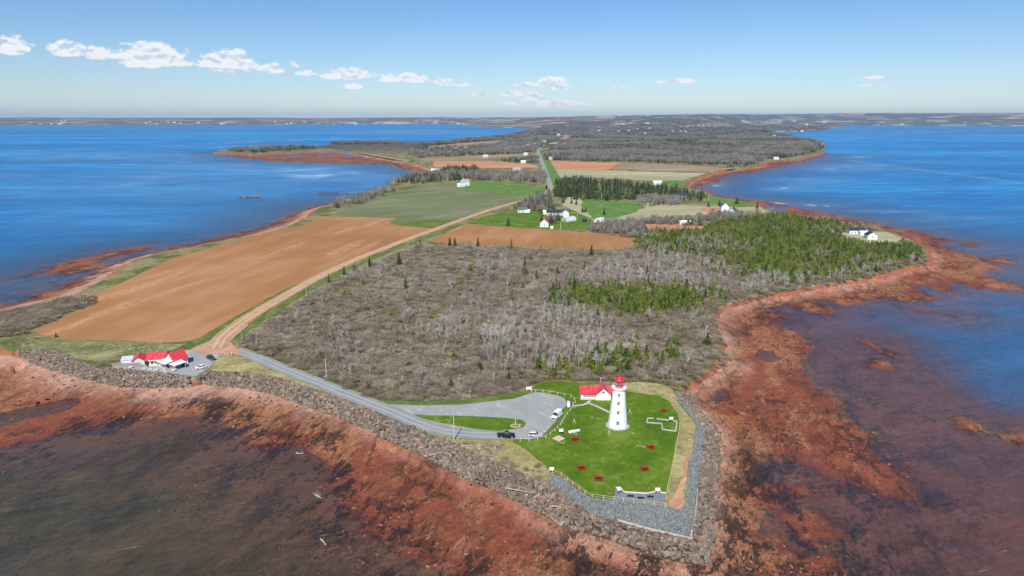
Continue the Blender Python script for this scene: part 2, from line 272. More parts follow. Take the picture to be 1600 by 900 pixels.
    sub = t.m('ADD', t.m('MULTIPLY', dep, t.m('ADD', 1.0, t.m('MULTIPLY', t.ss(px_, 120, 30), 2.5))), t.m('MULTIPLY', t.m('SUBTRACT', fine, .5), .5))
    col = t.mix(t.ss(sub, -.10, -.5), col, bedr)
    col = t.mix(wmask, col, t.ramp(fine2, (.3, (.012, .008, .008)), (.7, (.05, .028, .018))))
    rough = t.ramp(dep, (0, .35), (.35, .9))
    h = t.m('ADD', t.m('MULTIPLY', fine, .8), t.m('MULTIPLY', fine2, .25)); h = t.m('ADD', h, t.m('MULTIPLY', mid, 1.4)); h = t.m('ADD', h, t.m('MULTIPLY', lfr, .5)); h = t.m('SUBTRACT', h, t.m('MULTIPLY', ck, .6))
    return t.pr(col, rough, .25, t.bump(h, .9, .8))
def m_sea(t):
    p = t.pos(); dep = t.attr('depth'); slick = t.attr('slick')
    big = t.noise(.0016, 5, .6, t.vmul(p, (.45, 1.6, 1))); md = t.noise(.012, 5, .6, t.vmul(t.rotz(p, 8), (.5, 1.5, 1)))
    deep = t.ramp(t.m('ADD', t.m('MULTIPLY', big, .6), t.m('MULTIPLY', md, .4)), (.38, (.001, .14, .38)), (.5, (.003, .215, .52)), (.62, (.03, .34, .68)))
    teal = t.mix(t.ss(dep, 3.0, 1.2), deep, (.008, .16, .38)); teal = t.mix(t.m('MULTIPLY', t.ss(dep, 1.3, .5), t.m('ADD', .12, t.m('MULTIPLY', t.ss(t.n('ShaderNodeSeparateXYZ', {0: p}).outputs[1], 400, 300), .88))), teal, t.mix(t.ss(t.n('ShaderNodeSeparateXYZ', {0: p}).outputs[0], 0, 90), (.125, .078, .028), (.10, .055, .055)))
    op = t.m('SUBTRACT', 1.0, t.m('POWER', 2.718, t.m('MULTIPLY', dep, -.55)))
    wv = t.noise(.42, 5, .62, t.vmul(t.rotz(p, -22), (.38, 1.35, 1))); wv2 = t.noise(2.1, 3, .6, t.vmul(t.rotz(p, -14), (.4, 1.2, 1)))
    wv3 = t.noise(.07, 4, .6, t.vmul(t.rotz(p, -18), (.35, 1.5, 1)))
    teal = t.mix(t.m('MULTIPLY', t.ss(wv, .42, .66), .55), t.mix(1.0, teal, (.75, .8, .85), 'MULTIPLY'), t.mix(1.0, teal, (1.3, 1.35, 1.25), 'MULTIPLY'))  # wave shading put into the water colour: darker troughs, lighter crests
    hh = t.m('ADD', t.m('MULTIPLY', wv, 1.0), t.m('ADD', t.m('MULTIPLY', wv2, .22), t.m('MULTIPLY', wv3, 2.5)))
    wl = t.noise(.028, 5, .65, t.vmul(t.rotz(p, -24), (.3, 1.5, 1))); teal = t.mix(t.m('MULTIPLY', t.ss(wl, .44, .62), .5), t.mix(1.0, teal, (.72, .80, .86), 'MULTIPLY'), t.mix(1.0, teal, (1.7, 1.35, 1.18), 'MULTIPLY'))  # broader wave shading, likewise put into the colour
    wm_ = t.noise(.11, 5, .68, t.vmul(t.rotz(p, -20), (.3, 1.6, 1))); teal = t.mix(t.m('MULTIPLY', t.ss(wm_, .44, .60), .45), teal, t.mix(1.0, teal, (1.6, 1.4, 1.25), 'MULTIPLY'))  # mid-sized ripples brightened in the colour too
    nrm = t.bump(hh, .6, .8)
    body = t.n('ShaderNodeBsdfDiffuse', {'Color': teal, 'Normal': nrm}).outputs[0]
    tr = t.n('ShaderNodeBsdfTransparent', {'Color': (.86, .92, .93, 1)}).outputs[0]
    sub = t.n('ShaderNodeMixShader', {0: op, 1: tr, 2: body}).outputs[0]
    fr = t.n('ShaderNodeFresnel', {'IOR': 1.33, 'Normal': nrm}).outputs[0]
    frc = t.m('MINIMUM', t.m('MULTIPLY', fr, t.m('ADD', .62, t.m('MULTIPLY', t.ss(dep, .8, 2.5), .3))), t.m('ADD', .23, t.m('MULTIPLY', slick, .5)))
    gl = t.n('ShaderNodeBsdfGlossy', {'Color': (.9, .95, 1, 1), 'Roughness': .22, 'Normal': nrm}).outputs[0]
    s = t.n('ShaderNodeMixShader', {0: frc, 1: sub, 2: gl}).outputs[0]
    foam = t.m('MULTIPLY', t.ss(t.m('ADD', slick, t.m('MULTIPLY', t.m('SUBTRACT', t.noise(.2, 5, .7, t.vmul(p, (.4, 1, 1))), .5), .8)), .62, 1.15), .34)
    cap = t.m('MULTIPLY', t.ss(t.noise(.33, 5, .7, t.vmul(t.rotz(p, -20), (.22, 1.9, 1))), .63, .74), .13)
    return t.n('ShaderNodeMixShader', {0: t.m('MAXIMUM', foam, cap), 1: s, 2: t.n('ShaderNodeBsdfDiffuse', {'Color': (.75, .8, .82, 1)}).outputs[0]}).outputs[0]
def tag(o, label=None, cat=None, group=None, kind=None):
    if label: o['label'] = label
    if cat: o['category'] = cat
    if group: o['group'] = group
    if kind: o['kind'] = kind
    return o
M_GROUND = mat('ground_earth', m_ground); M_FLAT = mat('red_tidal_rock', m_flat); M_SEA = mat('sea_water', m_sea)
island = SL > -np.where(np.hypot(X, Y) < 500, 3.5, 6); island |= INR
fc = lambda a: (a[:-1, :-1].astype(int)+a[1:, :-1]+a[:-1, 1:]+a[1:, 1:])
landf = fc(island) >= 2
bank = np.clip(-Z/1.2, 0, 1)*(np.hypot(X, Y) < 4000)
o = grid_mesh('ground', X, Y, Z, landf, {'bank': np.where(SL > 4, 0, bank), 'rockbed': INR.astype(float)}, M_GROUND); tag(o, 'flat green and brown land of the point with red banks along its edge', 'ground', kind='structure')
deepf = fc(Z < SEA-4.2) == 4
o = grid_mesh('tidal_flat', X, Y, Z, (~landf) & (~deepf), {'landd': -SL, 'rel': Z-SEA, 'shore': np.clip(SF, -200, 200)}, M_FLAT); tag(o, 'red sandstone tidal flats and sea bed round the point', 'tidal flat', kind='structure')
# sea: streaks and slicks
slk = np.zeros(X.shape)
for ln, w in [([(-100, 240), (0, 238), (100, 233), (200, 230), (300, 227), (400, 221), (520, 217), (640, 214), (760, 213)], 1.3), ([(1335, 252), (1380, 258), (1450, 267), (1530, 277), (1600, 287)], 1.1), ([(-100, 264), (60, 262), (200, 257), (330, 251)], 1.0)]:
    L = WS(ln, SEA); pd = pdist(X, Y, L); slk = np.maximum(slk, np.exp(-(pd/(w*np.hypot(X, Y)*.007))**2)*(.75+.6*fbm(X, Y, 150, 3, 61)))
for cx, cy, rx, ry, a in [(120, 244, 330, 6, .55), (500, 272, 150, 12, .7), (280, 285, 240, 18, .6), (560, 290, 60, 8, .5), (430, 262, 180, 10, .6), (100, 300, 160, 14, .45), (640, 205, 90, 3, .5), (1320, 262, 60, 5, .8), (1270, 282, 70, 4, .6), (1230, 295, 30, 4, .7), (1280, 321, 45, 3, .8), (1210, 318, 60, 2.5, .8), (1390, 330, 60, 2.5, .7), (1500, 340, 70, 3, .6), (1340, 246, 20, 2.5, .7), (1430, 345, 60, 4, .4), (1120, 290, 14, 8, .7), (60, 275, 140, 5, .5), (1560, 215, 60, 2, .4), (1350, 215, 60, 2, .3), (80, 330, 130, 22, .3), (320, 335, 120, 20, .22), (1500, 480, 90, 16, .15)]:
    c = W(cx, cy, SEA); e1 = W(cx, cy-ry, SEA)[1]-c[1]; rxx = rx*math.hypot(*c)/F*1.0
    q = ((X-c[0]*Y/c[1])/rxx)**2 + ((Y-c[1])/(e1))**2
    nn = fbm(X, Y*1.0, max(e1*.35, 12), 4, int(cx))*2.6+1
    slk = np.maximum(slk, a*np.exp(-q)*np.clip(nn, 0, 1.6)*np.where(q < 9, 1, 0))
DEP = np.clip(SEA-Z, 0, 20); DEP = np.where((~landf.any()) | (Z > SEA), 0, DEP)
seaf = (fc(Z < SEA+.12) >= 1)
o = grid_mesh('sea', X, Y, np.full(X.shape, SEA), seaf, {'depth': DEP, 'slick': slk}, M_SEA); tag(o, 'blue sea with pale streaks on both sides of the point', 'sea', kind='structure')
o = None
me = bpy.data.meshes.new('seabed'); nn = 96; me.from_pydata([(28000*math.cos(i*math.tau/nn), 28000*math.sin(i*math.tau/nn), -13) for i in range(nn)], [], [list(range(nn))])
me.materials.append(plain('seabed_mud', (.02, .05, .09))); tag(link(bpy.data.objects.new('seabed', me)), 'deep sea bed beyond the shallows', 'seabed', kind='structure')
me = bpy.data.meshes.new('sea'); nn = 60; v = [(170*math.tan(0)+r*math.cos(a), r*math.sin(a), SEA) for r in (52., 27000.) for a in np.linspace(math.pi+.0, math.tau, nn)]
me.from_pydata([(0, 0, 0)]*0 + v, [], [(i, i+nn, i+nn+1, i+1) for i in range(nn-1)]); 
a_ = me.attributes.new('depth', 'FLOAT', 'POINT'); a_.data.foreach_set('value', [5.]*len(v))
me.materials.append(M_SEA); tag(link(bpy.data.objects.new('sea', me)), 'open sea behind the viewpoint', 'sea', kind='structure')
#@@PART2
# ------------------------------------------------------------------ flat sheets lying on the ground
def densify(P, step, amp, seed=0, closed=True):
    out = []; n = len(P)
    for i in range(n if closed else n-1):
        a = Vector(P[i]); b = Vector(P[(i+1) % n]); L = (b-a).length; k = max(1, int(L/step))
        for j in range(k): out.append(a+(b-a)*(j/k))
    if not closed: out.append(Vector(P[-1]))
    A = np.array([(p.x, p.y) for p in out])
    if amp: A = A + np.stack([fbm(A[:, 0], A[:, 1], step*3, 3, seed), fbm(A[:, 0], A[:, 1], step*3, 3, seed+50)], -1)*2*amp
    return [tuple(p) for p in A]
def sheet(name, px, z, material, label, step=4, amp=1.2, world=None, thick=0):
    P = world or WS(px); P = densify(P, step, amp, len(name))
    V = [(x, y, z) for x, y in P]; tris = tessellate_polygon([[Vector(v) for v in V]])
    me = bpy.data.meshes.new(name); faces = [tuple(f) for f in tris]
    if thick:
        n = len(V); V = V + [(x, y, z-thick) for x, y in P]; faces += [(i, i+n, (i+1) % n+n, (i+1) % n) for i in range(n)]
    me.from_pydata(V, [], faces); me.update()
    if me.polygons[0].normal.z < 0: me.flip_normals()
    me.materials.append(material); o = link(bpy.data.objects.new(name, me)); tag(o, label, name.replace('_', ' '), kind='structure'); return o
def smooth_line(P, k=8):
    out = []
    for i in range(len(P)-1):
        p0 = Vector(P[max(0, i-1)]); p1 = Vector(P[i]); p2 = Vector(P[i+1]); p3 = Vector(P[min(len(P)-1, i+2)])
        for j in range(k):
            s = j/k; out.append(.5*((2*p1)+(p2-p0)*s+(2*p0-5*p1+4*p2-p3)*s*s+(3*p1-p0-3*p2+p3)*s**3))
    out.append(Vector(P[-1])); return out
def road(name, px, width, z, material, label, off=0, kind='structure', seed=3, amp=.25):
    P = smooth_line(WS(px)); V = []; UV = []; n = len(P); L = 0
    for i, p in enumerate(P):
        d = (P[min(n-1, i+1)]-P[max(0, i-1)]).normalized(); nn = Vector((d.y, -d.x)); w = width[0]+(width[1]-width[0])*i/(n-1) if isinstance(width, tuple) else width
        if i: L += (p-P[i-1]).length
        j = float(fbm(np.array([L]), np.array([0.]), 9, 3, seed)[0])*2*amp
        for s in (-1, -.5, 0, .5, 1): q = p+nn*(off+s*w/2+(s if abs(s) == 1 else 0)*j); V.append((q.x, q.y, z)); UV.append((s*.5+.5, L/10))
    F_ = [(i*5+k, i*5+k+1, i*5+k+6, i*5+k+5) for i in range(n-1) for k in range(4)]
    me = bpy.data.meshes.new(name); me.from_pydata(V, [], F_); me.update()
    if me.polygons[0].normal.z < 0: me.flip_normals()
    uv = me.uv_layers.new(name='UVMap')
    for lp in me.loops: uv.data[lp.index].uv = UV[lp.vertex_index]
    me.materials.append(material); o = link(bpy.data.objects.new(name, me)); tag(o, label, name.replace('_', ' '), kind=kind); return o
def m_field(c1, c2, c3, ang, sc=1.0):
    def f(t):
        p = t.rotz(t.pos(), ang); st = t.noise(.08*sc, 5, .6, t.vmul(p, (1, .12, 1))); fine = t.noise(.5*sc, 6, .7, t.vmul(p, (1, .35, 1))); big = t.noise(.008*sc, 4, .6)
        rows = t.noise(1.1*sc, 2, .5, t.vmul(p, (1, .02, 1)))
        a = t.m('ADD', t.m('MULTIPLY', big, .5), t.m('ADD', t.m('MULTIPLY', st, .3), t.m('MULTIPLY', rows, .2)))
        col = t.ramp(a, (.36, c1), (.5, c2), (.64, c3)); col = t.mix(t.m('MULTIPLY', t.ss(fine, .55, .75), .35), col, c3)
        lt = t.m('MULTIPLY', t.ss(t.noise(.045*sc, 5, .6, t.vmul(p, (1, .16, 1))), .56, .66), t.ss(fine, .4, .6)); col = t.mix(t.m('MULTIPLY', lt, .33), col, tuple(min(1, x*1.7+.06) for x in c3))
        return t.pr(col, .95, .08, t.bump(t.m('ADD', fine, rows), .5, .3))
    return f
ANGF = math.degrees(math.atan2(W(640, 372)[0]-W(400, 487)[0], W(640, 372)[1]-W(400, 487)[1]))
M_BROWN = mat('ploughed_red_soil', m_field((.28, .13, .052), (.365, .178, .072), (.46, .25, .13), ANGF))
M_ORANGE = mat('bright_red_soil', m_field((.42, .17, .075), (.52, .24, .12), (.58, .32, .2), 70, .4))
M_TAN = mat('stubble', m_field((.26, .17, .10), (.33, .23, .14), (.40, .3, .2), 70, .4))
M_PALE = mat('pale_dry_grass', m_field((.27, .25, .13), (.38, .36, .2), (.46, .43, .27), 75, .4))
M_DULLG = mat('dull_green_hay', m_field((.115, .135, .05), (.165, .18, .085), (.25, .26, .15), 50, .6))
def m_grass(c1, c2, c3, dryf=.6):
    def f(t):
        a = t.noise(.45, 6, .65); b = t.noise(.07, 5, .6); g = t.noise(3.5, 4, .7)
        col = t.ramp(t.m('ADD', t.m('MULTIPLY', b, .6), t.m('MULTIPLY', a, .4)), (.38, c1), (.5, c2), (.62, c3))
        col = t.mix(t.m('MULTIPLY', t.m('MULTIPLY', t.ss(t.noise(.16, 6, .7), .56, .68), t.ss(a, .45, .6)), dryf), col, (.42, .38, .18))
        col = t.mix(t.m('MULTIPLY', t.ss(g, .6, .8), .3), col, tuple(x*1.6 for x in c3))
        return t.pr(col, .9, .12, t.bump(t.m('ADD', a, g), .6, .15))
    return f
M_LAWN = mat('lawn_grass', m_grass((.060, .125, .005), (.095, .17, .010), (.165, .225, .03), .8))
M_VERGE = mat('verge_grass', m_grass((.07, .115, .015), (.11, .16, .03), (.19, .22, .06), .7))
M_DRY = mat('dry_dune_grass', m_grass((.19, .16, .05), (.31, .27, .10), (.46, .40, .19), .7))
M_DUNE = mat('mixed_dune_grass', m_grass((.10, .12, .03), (.19, .19, .07), (.34, .31, .15), .9))
M_GREENF = mat('green_pasture', m_grass((.07, .16, .02), (.11, .21, .035), (.19, .26, .08), .4))
def m_gravel(t):
    u = t.n('ShaderNodeUVMap').outputs[0]; a = t.noise(.12, 5, .6); g = t.noise(4, 4, .7); s = t.noise(.05, 6, .65, None, 2.5)
    col = t.ramp(g, (.3, (.25, .26, .245)), (.7, (.35, .36, .34))); col = t.mix(t.m('MULTIPLY', t.ss(a, .4, .65), .5), col, (.38, .38, .36))
    ln = t.noise(.45, 3, .6, t.vmul(t.rotz(t.pos(), -38), (1.6, .12, 1)), .4); col = t.mix(t.m('MULTIPLY', t.m('MULTIPLY', t.ss(ln, .52, .64), t.ss(s, .46, .58)), .75), col, (.55, .54, .50))
    return t.pr(col, .9, .2, t.bump(g, .4, .06))
def m_road(base, light, dark):
    def f(t):
        u = t.n('ShaderNodeSeparateXYZ', {0: t.n('ShaderNodeUVMap').outputs[0]}).outputs[0]
        g = t.noise(2.5, 4, .7); a = t.noise(.15, 5, .6); uu = t.m('ADD', u, t.m('MULTIPLY', t.m('SUBTRACT', a, .5), .12))
        tr = t.m('MAXIMUM', t.m('SUBTRACT', 1.0, t.m('MULTIPLY', t.m('ABSOLUTE', t.m('SUBTRACT', uu, .34)), 9), clamp=True), t.m('SUBTRACT', 1.0, t.m('MULTIPLY', t.m('ABSOLUTE', t.m('SUBTRACT', uu, .68)), 9), clamp=True))
        col = t.mix(t.ss(a, .35, .65), base, dark); col = t.mix(t.m('MULTIPLY', tr, .8), col, light); col = t.mix(t.m('MULTIPLY', t.ss(g, .5, .8), .3), col, light)
        return t.pr(col, .92, .15, t.bump(g, .4, .08))
    return f
M_GRAVEL = mat('grey_gravel', m_gravel); M_DIRTROAD = mat('red_dirt_road', m_road((.48, .31, .18), (.62, .46, .31), (.40, .23, .12)))
M_CHIP = mat('grey_chip_road', m_road((.28, .30, .285), (.40, .415, .40), (.24, .255, .245))); M_PAVE = mat('green_grey_pavement', m_road((.27, .31, .25), (.36, .39, .33), (.22, .26, .20)))
M_DIRT = mat('bare_red_dirt', m_field((.36, .16, .08), (.47, .245, .14), (.56, .36, .24), 40, 1.5))
M_CHIPS = mat('grey_riprap_chips', lambda t: t.pr(t.ramp(t.n('ShaderNodeTexVoronoi', {'Vector': t.pos(), 'Scale': 2.2}).outputs['Color'], (.1, (.12, .13, .12)), (.5, (.20, .215, .20)), (.9, (.31, .32, .30))), .9, .2, t.bump(t.n('ShaderNodeTexVoronoi', {'Vector': t.pos(), 'Scale': 2.2}).outputs['Distance'], .9, .3)))
sheet('brown_field', [(53, 517), (76, 506), (111, 490), (132, 483), (151, 472), (142, 465), (170, 451), (206, 434), (217, 429), (262, 405), (357, 380), (420, 363), (480, 350), (501, 338), (560, 339), (620, 341), (608, 349), (626, 353), (659, 356), (678, 357), (655, 366), (617, 380), (550, 405), (482, 437), (445, 455), (400, 478), (362, 499), (334, 516), (316, 527), (305, 532), (280, 535), (250, 536), (150, 531), (95, 529), (60, 524)], .05, M_BROWN, 'large ploughed brown field beside the dirt road')
sheet('brown_field', [(672, 377), (700, 362), (722, 352), (757, 352.5), (800, 356), (900, 362), (962, 366.5), (993, 371), (990, 384), (970, 391), (900, 389), (832, 386), (760, 383), (700, 382)], .05, M_BROWN, 'smaller ploughed brown field behind the thicket')
sheet('hay_field', [(511, 338), (545, 323), (584, 310), (620, 299), (675, 288.5), (730, 283), (800, 286), (852, 292), (850, 300), (820, 311), (770, 325), (740, 335), (700, 350), (680, 357), (660, 355.5), (626, 352.5), (609, 348.5), (622, 340.5), (560, 338.5)], .06, M_DULLG, 'dull green hay field left of the road', 6, 2)
sheet('pasture', [(705, 285), (760, 283.5), (800, 287), (853, 291.5), (848, 300.5), (820, 305), (790, 305), (740, 298), (712, 294)], .10, M_GREENF, 'bright green pasture in front of the white farmhouse', 8, 4)
sheet('pasture', [(613, 348), (650, 345), (700, 343), (722, 341), (700, 349), (680, 356.5), (660, 355), (628, 352)], .11, M_VERGE, 'green corner of pasture at the end of the ploughed field', 5, 2)
sheet('farm_lawn', [(726, 349), (760, 338), (790, 331), (850, 330), (905, 334), (925, 342), (920, 358), (860, 359), (790, 353)], .07, M_LAWN, 'bright green lawn round the roadside houses')
sheet('rough_pasture', [(890, 308), (1000, 317), (1100, 322), (1190, 324), (1205, 333), (1150, 337), (1100, 336), (1000, 341), (935, 347), (905, 333), (880, 320)], .06, M_PALE, 'rough pale green pasture beyond the thicket', 8, 4)
sheet('rough_pasture', [(905, 309), (1000, 318), (1010, 325), (970, 338), (935, 345), (915, 332)], .09, M_GREENF, 'greener part of the rough pasture', 8, 6)
sheet('pale_field', [(863, 263), (940, 266), (1000, 268), (1102, 271), (1072, 281), (1060, 285), (1040, 283), (980, 280), (872, 277)], .12, M_PALE, 'pale straw field beyond the spruce belt', 12, 6)
sheet('pasture', [(1015, 282), (1072, 282), (1062, 292), (1040, 296), (1020, 291)], .16, M_GREENF, 'green pasture at the edge of the east beach', 12, 5)
sheet('pasture', [(1100, 306), (1176, 317), (1186, 322), (1150, 322), (1105, 317)], .16, M_GREENF, 'green pasture above the east shore', 12, 4)
sheet('orange_field', [(854, 250.5), (914, 253.5), (975, 255), (955, 264), (930, 267), (857, 262)], .2, M_ORANGE, 'orange ploughed field right of the paved road', 20, 8)
sheet('stubble_field', [(976, 255), (1040, 257), (1095, 260.5), (1150, 263), (1110, 268.5), (1000, 266), (956, 264)], .2, M_TAN, 'tan stubble field below the far wood', 20, 8)
sheet('orange_field', [(675, 252.5), (722, 251), (768, 251.5), (818, 256.5), (838, 258), (839, 262.5), (818, 262), (722, 263), (680, 261)], .2, M_ORANGE, 'orange ploughed field by the red mud bay', 20, 8)
sheet('stubble_field', [(650, 249), (700, 245.5), (735, 244), (812, 240.8), (838, 240.5), (838, 243.5), (812, 243), (757, 249), (674, 252)], .2, M_TAN, 'reddish stubble strip left of the paved road', 20, 8)
sheet('stubble_field', [(655, 229), (722, 224), (771, 220), (807, 222), (771, 225.5), (706, 230), (672, 232)], .3, M_TAN, 'long tan field near the northern shore', 30, 10)
sheet('green_strip', [(660, 233), (706, 231), (780, 233), (830, 232), (835, 238), (750, 238.5), (660, 241)], .26, M_VERGE, 'green strip with houses left of the paved road', 30, 10)
sheet('clearing', [(1008, 349.5), (1054, 350), (1102, 353), (1096, 361), (1085, 358), (1037, 357.5), (1010, 359)], .06, M_ORANGE, 'bare orange clearing in the wood')
sheet('clearing', [(1095, 324), (1130, 325), (1138, 335), (1112, 334), (1096, 328)], .12, M_ORANGE, 'bare red yard beside the two gabled house')
sheet('clearing', [(1308, 364), (1340, 362), (1385, 362), (1410, 372), (1400, 379), (1350, 380), (1322, 373)], .06, M_PALE, 'pale grassy clearing round the white cottages')
sheet('sandbar', [(556, 237.5), (578, 240), (625, 248.8), (650, 252.5), (625, 250.8), (576, 242.3)], .2, M_TAN, 'grassy sandbar in front of the marsh', 20, 6)
# verges
road('grass_verge', [(300, 534), (322, 528), (340, 517), (368, 500), (402, 481), (450, 454), (486, 437), (553, 405), (620, 380), (658, 366), (684, 356)], (6.5, 6), .07, M_VERGE, 'green verge between ploughed field and dirt road', amp=.8)
road('grass_verge', [(364, 532), (385, 514), (412, 497), (462, 465), (512, 436), (570, 409), (610, 392), (650, 378), (690, 362), (722, 350)], (5, 6), .07, M_VERGE, 'green verge between dirt road and thicket', amp=.8)
road('grass_verge', [(861, 300), (866, 288), (868, 278), (860, 262), (853, 250), (849, 240)], 16, .23, M_GREENF, 'green verge right of the paved road', amp=1.5)
road('grass_verge', [(368, 545), (402, 556), (450, 573), (500, 592), (530, 606), (565, 619), (600, 629), (650, 631), (718, 629), (790, 620), (836, 610)], (3, 6), .07, M_VERGE, 'green verge between thicket and grey lane', amp=.8)
sheet('dry_grass', [(60, 527), (150, 533), (250, 538), (292, 537), (268, 548), (225, 553), (215, 562), (160, 566), (120, 562), (75, 547), (40, 546), (20, 535)], .04, M_DUNE, 'rough green grass between field and rock wall')
sheet('dry_grass', [(335, 560), (345, 554), (372, 555), (400, 566), (450, 588), (500, 608), (560, 634), (630, 664), (600, 651), (549, 631), (478, 604), (433, 590), (389, 584), (330, 579)], .04, M_DRY, 'yellow dune grass between grey lane and rock wall')
sheet('dry_grass', [(640, 665), (700, 681), (790, 687), (814, 697), (839, 717), (862, 738), (872, 745), (855, 754), (842, 751), (789, 728), (736, 705), (705, 690)], .04, M_DRY, 'rough dry grass slope below the parking loop')
sheet('dry_grass', [(960, 607), (985, 612), (1000, 615), (1033, 620), (1047, 630), (1056, 643), (1060, 652), (1063, 664), (1060, 690), (1051, 722), (1045, 753), (1040, 772), (1039, 790), (1065, 796), (1069, 788), (1072, 756), (1075, 724), (1081, 706), (1086, 676), (1088, 663), (1076, 647), (1060, 628), (1052, 610), (1040, 602), (1000, 597), (960, 600)], .04, M_DRY, 'dry straw coloured grass strip right of the lawn')
sheet('dirt_track', [(1076, 705), (1071, 722), (1066, 746), (1056, 769), (1043, 788), (1055, 795), (1066, 796), (1069, 780), (1069, 761), (1074, 745), (1078, 722), (1079, 706)], .07, M_DIRT, 'worn orange dirt strip beside the lawn', 2, .5)
sheet('gravel_shelf', [(862, 742), (872, 744), (890, 757), (912, 771), (924, 778), (944, 780), (959, 780), (1000, 786), (1039, 791), (1065, 797), (1070, 788), (1072, 756), (1075, 724), (1081, 706), (1086, 676), (1088, 663), (1076, 647), (1060, 628), (1053, 611), (1060, 612), (1078, 637), (1090, 653), (1104, 674), (1098, 724), (1091, 768), (1089, 798), (1086, 816), (1080, 844), (1048, 836), (1007, 827), (966, 814), (944, 810), (918, 800), (901, 788), (878, 769), (857, 755)], .09, M_CHIPS, 'shelf of loose grey stone chips above the boulders', 2, .4)
sheet('lawn', [(831, 607), (840, 600), (870, 595), (905, 598), (935, 600), (976, 611), (1000, 614.5), (1033, 619), (1047, 629), (1056, 642), (1060, 650), (1063, 663), (1062, 675), (1057, 691), (1051, 722), (1045, 753), (1040, 774), (1024, 772), (1010, 775), (976, 773), (968, 766), (960, 778), (944, 777), (924, 775), (914, 767), (894, 753), (876, 740), (862, 738), (850, 725), (839, 716), (814, 695), (795, 688), (815, 684), (830, 687), (847, 684), (858, 671), (872, 655), (880, 641), (886, 632), (883, 622), (871, 618), (849, 613.5), (836, 613)], .12, M_LAWN, 'bright green mown lawn round the lighthouse', 2.5, .5)
sheet('parking_lot', [(560, 622), (604, 632), (654, 634), (718, 633), (800, 624), (835, 613.5), (849, 614), (871, 618.5), (882, 622), (886, 632), (878, 641), (869, 658), (858, 669), (849, 680), (847, 683.5), (827, 687), (807, 686), (782, 683), (718, 680), (679, 676), (640, 660), (593, 642), (558, 627), (520, 611), (525, 606)], .15, M_GRAVEL, 'grey gravel parking loop beside the lawn', 2.5, .3)
road('gravel_lane', [(368, 547), (380, 552), (400, 558.5), (451, 580), (496, 597.5), (531, 612), (565, 625), (610, 643), (650, 660), (690, 673), (740, 679), (790, 680)], (7, 7), .18, M_CHIP, 'grey gravel lane leading to the lighthouse')
sheet('grass_island', [(645, 648), (672, 650), (736, 651), (800, 655), (816, 657), (822, 662), (818, 668), (804, 671), (782, 674), (753, 672), (718, 667), (682, 660), (656, 653)], .28, M_LAWN, 'oval grass island in the parking loop', 1.5, .2, thick=.2)
sheet('gravel_yard', [(174, 575), (222, 579.5), (261, 583.5), (295, 587), (306, 588.5), (316, 582), (330, 573), (341, 558), (352, 553), (368, 552), (368, 543), (340, 541), (320, 543), (284, 548), (275, 556), (262, 566), (222, 570), (180, 570)], .10, M_GRAVEL, 'grey gravel yard round the red roofed restaurant', 2, .5)
sheet('dirt_junction', [(296, 548), (309, 541), (327, 534), (345, 524), (375, 505), (388, 508), (368, 525), (360, 535), (366, 543), (380, 550), (372, 554), (345, 553), (315, 552)], .20, M_DIRT, 'orange dirt where road and lane meet', 2, .6)
road('dirt_road', [(338, 545), (350, 526), (375, 506), (400, 489), (450, 460), (500, 432), (560, 404), (600, 388.5), (640, 373), (680, 358.5), (720, 344), (760, 330), (800, 318), (840, 306.5), (855, 300), (860, 293)], (9, 8), .24, M_DIRTROAD, 'long straight red dirt road between field and thicket')
road('paved_road', [(861, 296), (859, 288), (853, 270), (848, 256), (843, 244), (841, 237), (844, 231), (850, 226.5)], (9, 11), .3, M_PAVE, 'green grey paved road running inland')
sheet('stone_path', None, .16, plain('pale_path', (.55, .52, .42)), 'pale curved path from kiosk to keeper house', .8, .05, world=[])if False else None
M_PATH = mat('pale_path_stone', m_road((.52, .48, .38), (.58, .55, .46), (.45, .42, .33)))
road('path', [(896, 634.5), (903, 634), (911, 633), (918, 630), (922, 626.5)], 1.1, .17, M_PATH, 'pale curved path to the keeper house door', amp=.05)
road('path', [(919, 630.5), (928, 633.5), (940, 639), (952, 645)], 1.1, .16, M_PATH, 'pale path from keeper house to lighthouse', amp=.05)
